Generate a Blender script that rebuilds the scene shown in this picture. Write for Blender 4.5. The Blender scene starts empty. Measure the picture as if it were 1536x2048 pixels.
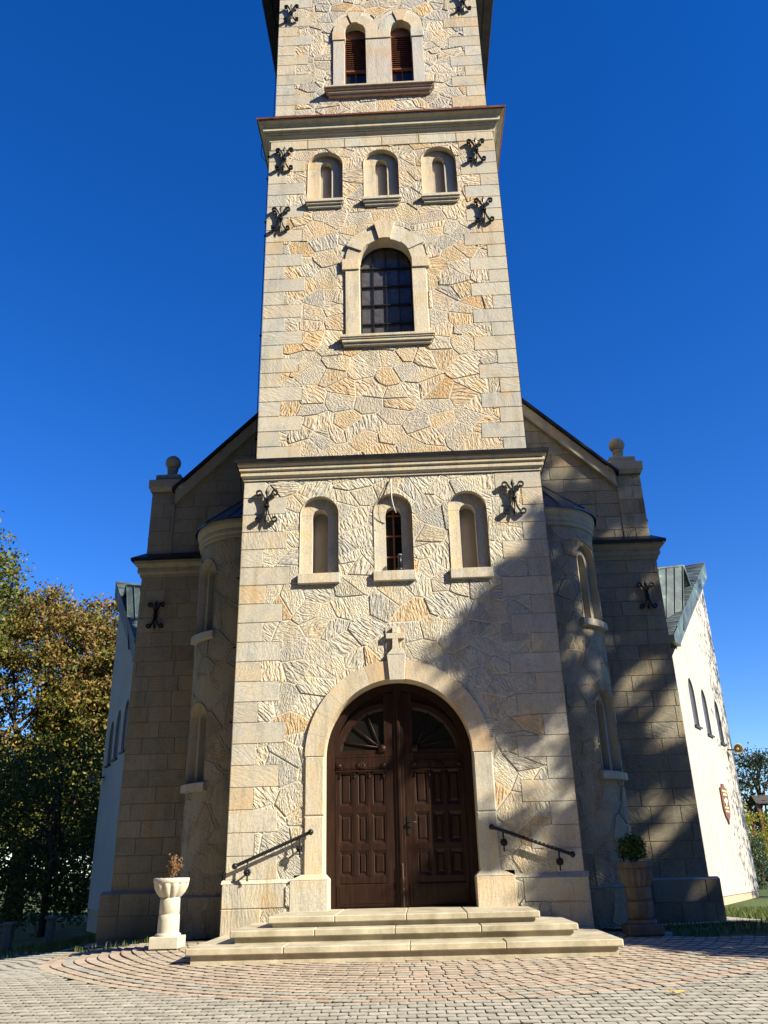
import bpy, math, random
import numpy as np
from mathutils import Vector, Matrix
S = bpy.context.scene
COL = S.collection
R = math.radians
PI = math.pi

# ------------------------------------------------------------------ camera
SUN_AZ, SUN_EL = 61.0, 32.0          # azimuth from the facade normal towards +X, elevation
SV = Vector((math.sin(R(SUN_AZ))*math.cos(R(SUN_EL)), -math.cos(R(SUN_AZ))*math.cos(R(SUN_EL)), math.sin(R(SUN_EL))))
cam_d = bpy.data.cameras.new('camera'); cam = bpy.data.objects.new('camera', cam_d); COL.objects.link(cam)
pit, yaw, rol = 0.40664, -0.03096, -0.02599
fw = Vector((math.sin(yaw)*math.cos(pit), math.cos(yaw)*math.cos(pit), math.sin(pit)))
rt = Vector((math.cos(yaw), -math.sin(yaw), 0)); up = rt.cross(fw)
c_, s_ = math.cos(rol), math.sin(rol)
rt, up = c_*rt + s_*up, -s_*rt + c_*up
cam.matrix_world = Matrix(((rt.x, up.x, -fw.x, 0.26838), (rt.y, up.y, -fw.y, -13.88707), (rt.z, up.z, -fw.z, 0.99), (0, 0, 0, 1)))
cam_d.sensor_fit = 'VERTICAL'; cam_d.sensor_height = 36; cam_d.sensor_width = 27
cam_d.lens = 1640/2048*36
cam_d.clip_end = 2000; cam_d.clip_start = 0.05
S.camera = cam

# ------------------------------------------------------------------ sky, sun, exposure
W = bpy.data.worlds.new('World'); S.world = W; W.use_nodes = True
wn = W.node_tree.nodes; wl = W.node_tree.links; wn.clear()
sky = wn.new('ShaderNodeTexSky'); sky.sky_type = 'NISHITA'; sky.sun_disc = False
sky.sun_elevation = R(SUN_EL); sky.sun_rotation = R(180 - SUN_AZ)
sky.air_density = 1.0; sky.dust_density = 0.0; sky.ozone_density = 5.0; sky.altitude = 600
bg = wn.new('ShaderNodeBackground'); bg.inputs[1].default_value = 0.096
out = wn.new('ShaderNodeOutputWorld')
hs = wn.new('ShaderNodeHueSaturation'); hs.inputs['Saturation'].default_value = 1.285; hs.inputs['Hue'].default_value = .516
wl.new(sky.outputs[0], hs.inputs['Color']); wl.new(hs.outputs[0], bg.inputs[0]); wl.new(bg.outputs[0], out.inputs[0])
sun_d = bpy.data.lights.new('sun', 'SUN'); sun_d.energy = 5.0; sun_d.angle = R(0.55); sun_d.color = (1.0, 0.90, 0.71)
sun = bpy.data.objects.new('sun', sun_d); COL.objects.link(sun); sun.location = SV*60
sun.rotation_euler = (-SV).to_track_quat('-Z', 'Y').to_euler()
S.view_settings.view_transform = 'Standard'; S.view_settings.look = 'None'
S.view_settings.exposure = 1.1; S.view_settings.gamma = 1.0
S.render.engine = 'CYCLES'
S.cycles.max_bounces = 6; S.cycles.diffuse_bounces = 1; S.cycles.transparent_max_bounces = 8

rng = random.Random(7)
nrng = np.random.default_rng(11)

# ------------------------------------------------------------------ materials
def mat(name):
    m = bpy.data.materials.new(name); m.use_nodes = True
    nt = m.node_tree; b = nt.nodes['Principled BSDF']
    return m, nt, b
def nd(nt, t, **kw):
    n = nt.nodes.new(t)
    for k, v in kw.items(): setattr(n, k, v)
    return n
def noise(nt, vec, scale, detail=3, rough=.55):
    n = nd(nt, 'ShaderNodeTexNoise'); n.inputs['Scale'].default_value = scale
    n.inputs['Detail'].default_value = detail; n.inputs['Roughness'].default_value = rough
    if vec is not None: nt.links.new(vec, n.inputs['Vector'])
    return n
def ramp(nt, fac, stops):
    r = nd(nt, 'ShaderNodeValToRGB'); e = r.color_ramp.elements
    while len(e) < len(stops): e.new(.5)
    for i, (p, c) in enumerate(stops): e[i].position = p; e[i].color = (c[0], c[1], c[2], 1)
    nt.links.new(fac, r.inputs[0]); return r
def mixc(nt, fac, a, b, mode='MIX'):
    m = nd(nt, 'ShaderNodeMix', data_type='RGBA', blend_type=mode)
    for sock, v in ((m.inputs[0], fac), (m.inputs[6], a), (m.inputs[7], b)):
        if isinstance(v, (int, float)): sock.default_value = v
        elif isinstance(v, (tuple, list)): sock.default_value = (*v[:3], 1)
        else: nt.links.new(v, sock)
    return m
def math_(nt, op, a, b=None):
    m = nd(nt, 'ShaderNodeMath', operation=op)
    for s, v in ((m.inputs[0], a), (m.inputs[1], b)):
        if v is None: continue
        if isinstance(v, (int, float)): s.default_value = v
        else: nt.links.new(v, s)
    return m

def stone_material():
    m, nt, b = mat('stone'); L = nt.links
    tc = nd(nt, 'ShaderNodeTexCoord'); P = tc.outputs['Object']
    col = nd(nt, 'ShaderNodeAttribute', attribute_name='col')
    ang = nd(nt, 'ShaderNodeAttribute', attribute_name='ang')
    rgh = nd(nt, 'ShaderNodeAttribute', attribute_name='rgh')
    # mineral blotches and grain
    n1 = noise(nt, P, 2.6, 6, .68); n2 = noise(nt, P, 42, 3, .6); n3 = noise(nt, P, 1.3, 3)
    r1 = ramp(nt, n1.outputs[0], [(.30, (.78, .80, .82)), (.46, (1, 1, 1)), (.60, (1.05, .99, .89)), (.73, (1.10, .91, .66))])
    r2 = ramp(nt, n2.outputs[0], [(.3, (.80, .80, .80)), (.7, (1.14, 1.14, 1.14))])
    m1 = mixc(nt, 1.0, col.outputs['Color'], r1.outputs[0], 'MULTIPLY')
    m2 = mixc(nt, 1.0, m1.outputs[2], r2.outputs[0], 'MULTIPLY')
    # iron staining in a few patches
    st = ramp(nt, n3.outputs[0], [(.56, (0, 0, 0)), (.74, (1, 1, 1))])
    stf = math_(nt, 'MULTIPLY', st.outputs[0], .34)
    m3 = mixc(nt, stf.outputs[0], m2.outputs[2], (.48, .34, .19))
    mpd = nd(nt, 'ShaderNodeMapping'); mpd.inputs['Scale'].default_value = (4.5, 4.5, .6); L.new(P, mpd.inputs[0])
    nd_ = noise(nt, mpd.outputs[0], 1.0, 5, .7)
    dr = ramp(nt, nd_.outputs[0], [(.50, (1, 1, 1)), (.76, (.70, .69, .67))])
    m4 = mixc(nt, 1.0, m3.outputs[2], dr.outputs[0], 'MULTIPLY')
    L.new(m4.outputs[2], b.inputs['Base Color'])
    b.inputs['Roughness'].default_value = .85; b.inputs['Specular IOR Level'].default_value = .25
    # tooling: stretched chisel marks turned by a per-stone angle
    wob = noise(nt, P, 2.2, 2)
    wv = nd(nt, 'ShaderNodeVectorMath', operation='MULTIPLY_ADD')
    wv.inputs[1].default_value = (.16, .16, .16)
    L.new(wob.outputs['Color'], wv.inputs[0]); L.new(P, wv.inputs[2])
    vr = nd(nt, 'ShaderNodeVectorRotate', rotation_type='Y_AXIS')
    L.new(wv.outputs[0], vr.inputs['Vector']); L.new(ang.outputs['Fac'], vr.inputs['Angle'])
    mp = nd(nt, 'ShaderNodeMapping'); mp.inputs['Scale'].default_value = (46, 16, 17)
    L.new(vr.outputs[0], mp.inputs[0])
    t1 = noise(nt, mp.outputs[0], 1.0, 2.5, .55)
    mpb = nd(nt, 'ShaderNodeMapping'); mpb.inputs['Scale'].default_value = (17, 9, 10)
    L.new(vr.outputs[0], mpb.inputs[0])
    t3 = noise(nt, mpb.outputs[0], 1.0, 2, .5)
    t2 = noise(nt, P, 55, 3)
    tr = ramp(nt, t1.outputs[0], [(.36, (0, 0, 0)), (.64, (1, 1, 1))])
    mpc = nd(nt, 'ShaderNodeMapping'); mpc.inputs['Scale'].default_value = (27, 10, 6.5)
    L.new(vr.outputs[0], mpc.inputs[0])
    t4 = noise(nt, mpc.outputs[0], 1.0, 2, .5)
    tr4 = ramp(nt, t4.outputs[0], [(.38, (0, 0, 0)), (.62, (1, 1, 1))])
    kind = ramp(nt, col.outputs['Alpha'], [(.35, (0, 0, 0)), (.7, (1, 1, 1))])
    fine = math_(nt, 'ADD', math_(nt, 'MULTIPLY', tr.outputs[0], .72).outputs[0], math_(nt, 'MULTIPLY', t3.outputs[0], .55).outputs[0])
    coarse = math_(nt, 'ADD', math_(nt, 'MULTIPLY', tr4.outputs[0], .95).outputs[0], math_(nt, 'MULTIPLY', t3.outputs[0], .28).outputs[0])
    tool = nd(nt, 'ShaderNodeMix', data_type='FLOAT')
    L.new(kind.outputs[0], tool.inputs[0]); L.new(fine.outputs[0], tool.inputs[2]); L.new(coarse.outputs[0], tool.inputs[3])
    a1 = math_(nt, 'MULTIPLY', tool.outputs[0], rgh.outputs['Fac'])
    a2 = math_(nt, 'MULTIPLY', t2.outputs[0], .09)
    a3 = math_(nt, 'ADD', a1.outputs[0], a2.outputs[0])
    bp = nd(nt, 'ShaderNodeBump'); bp.inputs['Strength'].default_value = 1.0; bp.inputs['Distance'].default_value = .022
    L.new(a3.outputs[0], bp.inputs['Height']); L.new(bp.outputs[0], b.inputs['Normal'])
    return m
STONE = stone_material()

def simple(name, c, rough=.6, metal=0., nscale=None, namp=.2, bump=None, spec=.4):
    m, nt, b = mat(name)
    b.inputs['Roughness'].default_value = rough; b.inputs['Metallic'].default_value = metal
    b.inputs['Specular IOR Level'].default_value = spec
    tc = nd(nt, 'ShaderNodeTexCoord'); P = tc.outputs['Object']
    n = noise(nt, P, nscale or 6, 5, .6)
    lo = tuple(v*(1-namp) for v in c); hi = tuple(v*(1+namp) for v in c)
    r = ramp(nt, n.outputs[0], [(.3, lo), (.7, hi)])
    nt.links.new(r.outputs[0], b.inputs['Base Color'])
    if bump:
        n2 = noise(nt, P, bump[0], 4); bp = nd(nt, 'ShaderNodeBump')
        bp.inputs['Strength'].default_value = .6; bp.inputs['Distance'].default_value = bump[1]
        nt.links.new(n2.outputs[0], bp.inputs['Height']); nt.links.new(bp.outputs[0], b.inputs['Normal'])
    return m
IRON = simple('wrought_iron', (.012, .012, .013), .45, 0., 30, .3, (60, .002), .32)
SHEET = simple('dark_sheet_metal', (.035, .038, .045), .38, .6, 4, .35)
COPPER = simple('copper_sheet', (.30, .115, .06), .45, .6, 5, .35)
TURRET_ROOF = simple('seamed_dark_sheet', (.10, .105, .12), .30, .75, 3, .3)
SOIL = simple('soil', (.035, .028, .02), .95, 0, 9, .5, (25, .03))
CONCRETE = simple('cast_stone', (.52, .49, .40), .8, 0, 5, .18, (40, .004))
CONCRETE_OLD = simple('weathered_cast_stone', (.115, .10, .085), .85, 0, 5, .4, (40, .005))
STEP = simple('sandstone_step', (.47, .425, .315), .8, 0, 3.2, .26, (45, .005))
def stained(m, c, lo, hi):
    nt = m.node_tree; b = nt.nodes['Principled BSDF']; src = b.inputs['Base Color'].links[0].from_socket
    tc = nd(nt, 'ShaderNodeTexCoord'); n = noise(nt, tc.outputs['Object'], 1.1, 7, .72)
    r = ramp(nt, n.outputs[0], [(lo, (1, 1, 1)), (hi, c)]); mx = mixc(nt, 1.0, src, r.outputs[0], 'MULTIPLY')
    nt.links.new(mx.outputs[2], b.inputs['Base Color'])
stained(STEP, (.62, .60, .54), .50, .70); stained(CONCRETE, (.66, .68, .64), .52, .72)
PLASTER = simple('white_plaster', (.455, .415, .365), .9, 0, .9, .10, (80, .002))
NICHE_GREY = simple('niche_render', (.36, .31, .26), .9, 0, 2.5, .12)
GLASS = simple('dark_glass', (.010, .0095, .009), .28, 0, 3, .2, None, .25)
FROST = simple('leaded_glass', (.075, .073, .078), .25, 0, 9, .35, (30, .004), .6)
WOODL = simple('louvre_wood', (.20, .075, .032), .55, 0, 18, .35)
GRAVEL = simple('white_gravel', (.62, .60, .55), .9, 0, 60, .3, (70, .02))
BARK = simple('bark', (.07, .05, .037), .95, 0, 14, .4, (22, .03))
HORN = simple('loudspeaker_shell', (.42, .36, .20), .45, 0, 8, .15)
PLAQ = simple('plaque_wood', (.15, .055, .04), .5, 0, 14, .3)
GOLD = simple('gilt_paint', (.75, .55, .22), .45, 0, 30, .1)
WHITEP = simple('white_paint', (.8, .78, .74), .5, 0, 20, .05)
POST = simple('grey_post_paint', (.20, .22, .23), .7, 0, 10, .15)
TILE = simple('roof_tile', (.07, .062, .058), .8, 0, 14, .35)

def patina():
    m, nt, b = mat('copper_patina'); tc = nd(nt, 'ShaderNodeTexCoord')
    n = noise(nt, tc.outputs['Object'], 1.6, 5, .65)
    r = ramp(nt, n.outputs[0], [(.3, (.045, .055, .058)), (.5, (.085, .11, .11)), (.62, (.12, .18, .165)), (.74, (.30, .48, .41))])
    nt.links.new(r.outputs[0], b.inputs['Base Color'])
    b.inputs['Roughness'].default_value = .5; b.inputs['Metallic'].default_value = .25
    return m
PATINA = patina()

def wood():
    m, nt, b = mat('oak_stained'); tc = nd(nt, 'ShaderNodeTexCoord')
    mp = nd(nt, 'ShaderNodeMapping'); mp.inputs['Scale'].default_value = (26, 26, 2.2)
    nt.links.new(tc.outputs['Object'], mp.inputs[0])
    n = noise(nt, mp.outputs[0], 1.0, 6, .65)
    r = ramp(nt, n.outputs[0], [(.3, (.008, .0028, .0015)), (.55, (.022, .0074, .0034)), (.75, (.052, .018, .0075))])
    nt.links.new(r.outputs[0], b.inputs['Base Color'])
    b.inputs['Roughness'].default_value = .5; b.inputs['Specular IOR Level'].default_value = .28
    bp = nd(nt, 'ShaderNodeBump'); bp.inputs['Distance'].default_value = .003; bp.inputs['Strength'].default_value = .5
    nt.links.new(n.outputs[0], bp.inputs['Height']); nt.links.new(bp.outputs[0], b.inputs['Normal'])
    return m
WOOD = wood()

def colattr(name, rough=.85, amp=.2, scale=20, bump=.004, trans=0.):
    m, nt, b = mat(name)
    a = nd(nt, 'ShaderNodeAttribute', attribute_name='col')
    tc = nd(nt, 'ShaderNodeTexCoord')
    n = noise(nt, tc.outputs['Object'], scale, 4, .65)
    r = ramp(nt, n.outputs[0], [(.28, (1-amp,)*3), (.72, (1+amp,)*3)])
    mx = mixc(nt, 1.0, a.outputs['Color'], r.outputs[0], 'MULTIPLY')
    nt.links.new(mx.outputs[2], b.inputs['Base Color'])
    b.inputs['Roughness'].default_value = rough; b.inputs['Specular IOR Level'].default_value = .3
    if bump:
        bp = nd(nt, 'ShaderNodeBump'); bp.inputs['Distance'].default_value = bump; bp.inputs['Strength'].default_value = .7
        n2 = noise(nt, tc.outputs['Object'], scale*4, 3)
        nt.links.new(n2.outputs[0], bp.inputs['Height']); nt.links.new(bp.outputs[0], b.inputs['Normal'])
    if trans:
        t = nd(nt, 'ShaderNodeBsdfTranslucent'); nt.links.new(mx.outputs[2], t.inputs[0])
        ms = nd(nt, 'ShaderNodeMixShader'); ms.inputs[0].default_value = trans
        o = nt.nodes['Material Output']
        nt.links.new(b.outputs[0], ms.inputs[1]); nt.links.new(t.outputs[0], ms.inputs[2]); nt.links.new(ms.outputs[0], o.inputs[0])
    return m
PAVER = colattr('concrete_paver', .9, .22, 9, .003)
LEAF = colattr('leaf', .55, .15, 3, 0, .32)

def grass_mat():
    m, nt, b = mat('lawn'); tc = nd(nt, 'ShaderNodeTexCoord'); P = tc.outputs['Object']
    n = noise(nt, P, 1.2, 5, .7); n2 = noise(nt, P, 30, 3)
    r = ramp(nt, n.outputs[0], [(.3, (.035, .06, .012)), (.6, (.075, .12, .022)), (.8, (.12, .13, .04))])
    nt.links.new(r.outputs[0], b.inputs['Base Color']); b.inputs['Roughness'].default_value = .95
    bp = nd(nt, 'ShaderNodeBump'); bp.inputs['Distance'].default_value = .05
    nt.links.new(n2.outputs[0], bp.inputs['Height']); nt.links.new(bp.outputs[0], b.inputs['Normal'])
    return m
LAWN = grass_mat()

# ------------------------------------------------------------------ mesh builder
WARP = None            # survey correction of a part of the building: (x factor, z factor, z shift)
class MB:
    def __init__(s): s.v = []; s.f = []; s.c = []; s.a = []; s.r = []; s.m = []; s.sm = []
    def face(s, pts, col=(.5, .45, .36), ang=0., rgh=0., mi=0, smooth=False):
        n = len(s.v); s.v += [tuple(p) for p in pts]; s.f.append(tuple(range(n, n+len(pts))))
        s.c.append(col); s.a.append(ang); s.r.append(rgh); s.m.append(mi); s.sm.append(smooth)
    def mesh(s, vs, fs, col=(.5, .45, .36), ang=0., rgh=0., mi=0, smooth=False):
        n = len(s.v); s.v += [tuple(p) for p in vs]
        for f in fs:
            s.f.append(tuple(n+i for i in f)); s.c.append(col); s.a.append(ang); s.r.append(rgh); s.m.append(mi); s.sm.append(smooth)
    def box(s, x0, x1, y0, y1, z0, z1, **k):
        v = [(x, y, z) for x in (x0, x1) for y in (y0, y1) for z in (z0, z1)]
        s.mesh(v, [(0, 1, 3, 2), (4, 6, 7, 5), (0, 4, 5, 1), (2, 3, 7, 6), (0, 2, 6, 4), (1, 5, 7, 3)], **k)
    def cbox(s, x0, x1, y0, y1, z0, z1, ch=.015, **k):
        """box with chamfered edges (24 corners, hull by layers)"""
        lay = []
        for z, i in ((z0, ch), (z0+ch, 0), (z1-ch, 0), (z1, ch)):
            X0, X1, Y0, Y1 = x0+i, x1-i, y0+i, y1-i; q = ch if i == 0 else ch*.0
            if i == 0: ring = [(x0+ch, y0), (x1-ch, y0), (x1, y0+ch), (x1, y1-ch), (x1-ch, y1), (x0+ch, y1), (x0, y1-ch), (x0, y0+ch)]
            else: ring = [(X0, Y0), (X1, Y0), (X1, Y0), (X1, Y1), (X1, Y1), (X0, Y1), (X0, Y1), (X0, Y0)]
            lay.append([(a, b, z) for a, b in ring])
        v = [p for l in lay for p in l]; f = []
        for l in range(3):
            for i in range(8): j = (i+1) % 8; f.append((l*8+i, l*8+j, l*8+8+j, l*8+8+i))
        f.append(tuple(reversed(range(8)))); f.append(tuple(range(24, 32)))
        s.mesh(v, f, **k)
    def prism(s, poly, y0, y1, ch=0., **k):
        """polygon in (x,z), CCW seen from -y; front at y0, back at y1, optional front chamfer"""
        n = len(poly)
        if ch:
            cx = sum(p[0] for p in poly)/n; cz = sum(p[1] for p in poly)/n
            inn = inset(poly, ch)
            if len(inn) != n: inn = [(cx+(p[0]-cx)*.94, cz+(p[1]-cz)*.94) for p in poly]
            s.face([(x, y0, z) for x, z in inn], **k)
            for i in range(n):
                j = (i+1) % n
                s.face([(poly[i][0], y0+ch, poly[i][1]), (poly[j][0], y0+ch, poly[j][1]), (inn[j][0], y0, inn[j][1]), (inn[i][0], y0, inn[i][1])], **k)
        else: s.face([(x, y0, z) for x, z in poly], **k)
        ys = y0+ch
        for i in range(n):
            j = (i+1) % n; a, b = poly[i], poly[j]
            s.face([(a[0], y1, a[1]), (b[0], y1, b[1]), (b[0], ys, b[1]), (a[0], ys, a[1])], **k)
        s.face([(x, y1, z) for x, z in reversed(poly)], **k)
    def lathe(s, prof, cx, cy, n=24, lobes=0, amp=0., a0=0., a1=2*PI, **k):
        full = abs(a1-a0-2*PI) < 1e-6; m = n if full else n+1
        vs = []
        for r, z in prof:
            for i in range(m):
                t = a0+(a1-a0)*i/n
                vs.append((cx+r*math.sin(t), cy-r*math.cos(t), z))
        fs = []
        for l in range(len(prof)-1):
            for i in range(n):
                j = (i+1) % m; fs.append((l*m+i, l*m+j, l*m+m+j, l*m+m+i))
        k.setdefault('smooth', True); s.mesh(vs, fs, **k)
    def tube(s, pts, rad, n=8, **k):
        pts = [Vector(p) for p in pts]; rr = rad if isinstance(rad, (list, tuple)) else [rad]*len(pts)
        vs = []; prev = None
        for i, p in enumerate(pts):
            d = (pts[min(i+1, len(pts)-1)]-pts[max(i-1, 0)]).normalized()
            a = prev if prev is not None else (Vector((0, 0, 1)) if abs(d.z) < .9 else Vector((1, 0, 0)))
            u = (a - d*a.dot(d)).normalized(); prev = u; w = d.cross(u)
            for q in range(n):
                t = 2*PI*q/n; vs.append(p+(u*math.cos(t)+w*math.sin(t))*rr[i])
        fs = []
        for l in range(len(pts)-1):
            for q in range(n): j = (q+1) % n; fs.append((l*n+q, l*n+j, l*n+n+j, l*n+n+q))
        fs.append(tuple(reversed(range(n)))); fs.append(tuple(range(len(vs)-n, len(vs))))
        k.setdefault('smooth', True); s.mesh(vs, fs, **k)
    def ball(s, c, r, n=14, sz=1., **k):
        prof = [(max(1e-4, r*math.sin(PI*i/n)), c[2]-r*sz*math.cos(PI*i/n)) for i in range(n+1)]
        s.lathe(prof, c[0], c[1], 2*n, **k)
    def ring(s, rect, prof, cap=False, **k):
        """mitred moulding round rect=(x0,x1,y0,y1); prof=[(outward, z)] bottom to top"""
        x0, x1, y0, y1 = rect; lv = []
        for p, z in prof: lv.append([(x0-p, y0-p, z), (x1+p, y0-p, z), (x1+p, y1+p, z), (x0-p, y1+p, z)])
        for a, b in zip(lv, lv[1:]):
            for i in range(4): j = (i+1) % 4; s.face([a[i], a[j], b[j], b[i]], **k)
        if cap: s.face(lv[-1], **k)
    def build(s, name, mats, parent=None, origin=None):
        me = bpy.data.meshes.new(name)
        v = s.v
        o = bpy.data.objects.new(name, me)
        off = Vector((0, 0, 0))
        if parent is not None: off = Vector(parent.matrix_world.translation) if parent.parent is None else Vector(parent.parent.location)
        elif origin is not None: off = Vector(origin)
        arr = np.array(v, dtype=np.float64)
        if WARP is not None and parent is not None: arr = arr*np.array((WARP[0], 1, WARP[1]))+np.array((0, 0, WARP[2]))
        arr = arr - np.array(off)
        me.from_pydata(arr.tolist(), [], s.f)
        for m in (mats if isinstance(mats, (list, tuple)) else [mats]): me.materials.append(m)
        nl = np.array([len(f) for f in s.f])
        cols = np.repeat(np.array([(*c[:3], c[3] if len(c) > 3 else 1.) for c in s.c], dtype=np.float32), nl, axis=0)
        ca = me.attributes.new('col', 'FLOAT_COLOR', 'CORNER'); ca.data.foreach_set('color', cols.ravel())
        aa = me.attributes.new('ang', 'FLOAT', 'FACE'); aa.data.foreach_set('value', np.array(s.a, dtype=np.float32))
        ra = me.attributes.new('rgh', 'FLOAT', 'FACE'); ra.data.foreach_set('value', np.array(s.r, dtype=np.float32))
        me.polygons.foreach_set('material_index', np.array(s.m, dtype=np.int32))
        me.polygons.foreach_set('use_smooth', np.array(s.sm, dtype=bool))
        me.update()
        COL.objects.link(o)
        if parent is not None: o.parent = parent
        elif origin is not None: o.location = origin
        return o

# polygons in the plane -------------------------------------------------
def clip(poly, a, b, c):
    """keep a*u+b*v <= c"""
    outp = []; n = len(poly)
    for i in range(n):
        p = poly[i]; q = poly[(i+1) % n]
        dp = a*p[0]+b*p[1]-c; dq = a*q[0]+b*q[1]-c
        if dp <= 1e-9: outp.append(p)
        if (dp < -1e-9 and dq > 1e-9) or (dp > 1e-9 and dq < -1e-9):
            t = dp/(dp-dq); outp.append((p[0]+t*(q[0]-p[0]), p[1]+t*(q[1]-p[1])))
    return outp
def area(p): return .5*sum(p[i][0]*p[(i+1) % len(p)][1]-p[(i+1) % len(p)][0]*p[i][1] for i in range(len(p))) if len(p) > 2 else 0.
def lines(poly):
    L = []; n = len(poly)
    for i in range(n):
        p, q = poly[i], poly[(i+1) % n]; dx, dy = q[0]-p[0], q[1]-p[1]; l = math.hypot(dx, dy)
        if l < 1e-6: continue
        nx, ny = -dy/l, dx/l                 # inward for CCW
        L.append((nx, ny, -(nx*p[0]+ny*p[1])))
    return L
def inset(poly, d):
    r = list(poly)
    for nx, ny, c in lines(poly): r = clip(r, -nx, -ny, c-d)
    return r
def bbox(p): xs = [q[0] for q in p]; ys = [q[1] for q in p]; return min(xs), max(xs), min(ys), max(ys)
def subtract(polys, holes):
    """holes: list of (poly, bbox) convex CCW"""
    for h, hb in holes:
        nxt = []
        for p in polys:
            b = bbox(p)
            if b[1] <= hb[0] or b[0] >= hb[1] or b[3] <= hb[2] or b[2] >= hb[3]: nxt.append(p); continue
            rem = p
            for nx, ny, c in lines(h):
                o = clip(rem, nx, ny, -c)
                if abs(area(o)) > 1e-6: nxt.append(o)
                rem = clip(rem, -nx, -ny, c)
                if abs(area(rem)) < 1e-7: break
        polys = nxt
    return polys
def H(p): return (p, bbox(p))
def stone(mb, mp, poly, h, ch, col, ang=0., rgh=0., holes=(), base=0.):
    L = lines(poly)
    if len(L) < 3: return
    def ht(u, v): return base+h*max(0., min(1., min(nx*u+ny*v+c for nx, ny, c in L)/ch))
    top = poly
    for nx, ny, c in L: top = clip(top, -nx, -ny, c-ch)
    parts = []
    if abs(area(top)) > 1e-6: parts.append(top)
    for k, (nx, ny, c) in enumerate(L):
        s = clip(poly, nx, ny, ch-c)
        for j, (mx, my, d) in enumerate(L):
            if j != k and len(s) > 2: s = clip(s, nx-mx, ny-my, d-c)
        if abs(area(s)) > 1e-7: parts.append(s)
    for q in subtract(parts, holes):
        if abs(area(q)) > 1e-7: mb.face([mp(u, v, ht(u, v)) for u, v in q], col=col, ang=ang, rgh=rgh)
def rect(x0, x1, z0, z1): return [(x0, z0), (x1, z0), (x1, z1), (x0, z1)]
def arch(cx, hw, z0, zs, n=14, rise=1.):
    p = [(cx-hw, z0), (cx+hw, z0)]
    for i in range(n+1):
        t = PI*i/n; p.append((cx+hw*math.cos(t), zs+hw*rise*math.sin(t)))
    return p
MORTAR = (.60, .555, .46)
PAL = {
 'low':  [((.475, .458, .385), 6), ((.50, .47, .385), 5), ((.43, .42, .37), 4), ((.485, .435, .335), 2), ((.49, .375, .24), .9), ((.395, .385, .345), 2.5)],
 'mid':  [((.50, .44, .34), 6), ((.50, .415, .305), 5), ((.45, .415, .345), 4), ((.50, .395, .26), 2.6), ((.475, .41, .33), 3), ((.49, .355, .205), 1.0), ((.41, .385, .34), 2)],
 'high': [((.45, .41, .34), 5), ((.41, .38, .335), 4), ((.49, .40, .285), 3), ((.50, .44, .345), 4), ((.48, .36, .22), 1.4), ((.355, .34, .31), 2)],
 'quoin': [((.465, .44, .37), 6), ((.46, .415, .33), 4), ((.445, .43, .38), 3), ((.475, .39, .275), 1.0), ((.42, .395, .345), 2)],
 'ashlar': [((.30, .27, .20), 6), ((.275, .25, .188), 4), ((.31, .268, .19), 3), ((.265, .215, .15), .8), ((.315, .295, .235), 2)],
 'trim': [((.53, .475, .37), 6), ((.54, .455, .34), 4), ((.50, .475, .40), 2.5), ((.53, .42, .29), 1.2)]}
def pick(name, j=.06):
    p = PAL[name]; c = rng.choices([a for a, b in p], [b for a, b in p])[0]; k = 1+rng.uniform(-j, j)
    if name in ('low', 'mid', 'high'): k *= 1.19
    if name == 'quoin': k *= 1.13
    if name == 'trim': k *= 1.06
    return tuple(v*k for v in c)
def rubble(mb, mp, reg, cw, chh, pal, holes, jit=.42, joint=.017, hgt=.009, rgh=1., pieces=None, ch=.010, mortar=True, extra=.22):
    u0, u1, v0, v1 = reg; seeds = []
    nr = max(1, round((v1-v0)/chh))
    for r in range(-1, nr+1):
        w = cw*rng.uniform(.8, 1.25); o = rng.random()*w
        nc = int((u1-u0)/w)+3
        for c in range(-1, nc):
            seeds.append((u0+o+(c-.5)*w+rng.uniform(-jit, jit)*w, v0+(r+.5)*(v1-v0)/nr+rng.uniform(-jit, jit)*chh))
            if rng.random() < extra: seeds.append((seeds[-1][0]+rng.uniform(-.5, .5)*w, seeds[-1][1]+rng.uniform(-.5, .5)*chh))
    A = np.array(seeds); sc = np.array([1., 1.25])
    B = A*sc
    hb = [h for h in holes]
    for i, s in enumerate(seeds):
        if s[0] < u0-.3 or s[0] > u1+.3 or s[1] < v0-.3 or s[1] > v1+.3: continue
        d = np.sum((B-B[i])**2, axis=1); idx = np.argsort(d)[1:22]
        cell = rect(u0, u1, v0, v1)
        for j in idx:
            # bisector in the scaled metric
            ax, ay = (B[j]-B[i]); m = (B[j]+B[i])/2
            cell = clip(cell, ax*sc[0], ay*sc[1], ax*m[0]+ay*m[1])
            if len(cell) < 3: break
        if abs(area(cell)) < .004: continue
        cell = inset(cell, joint/2*rng.uniform(.7, 1.5))
        # merge nearly coincident vertices
        cell = [p for k, p in enumerate(cell) if math.dist(p, cell[k-1]) > .012]
        if len(cell) < 3 or abs(area(cell)) < .004: continue
        stone(mb, mp, cell, hgt*rng.choice((.4, .6, .9, 1.2, 1.9)), ch, (*pick(pal), rng.random()), (rng.uniform(-.25, .95) if rng.random() < .75 else rng.uniform(0, PI)), rgh*rng.uniform(.7, 1.15), hb)
    if mortar:
        opens = pieces if pieces is not None else []
        for q in subtract([rect(u0, u1, v0, v1)], opens):
            mb.face([mp(u, v, 0.) for u, v in q], col=MORTAR, rgh=.12)
def facade(y): return lambda u, v, h: (u, y-h, v)

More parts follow.
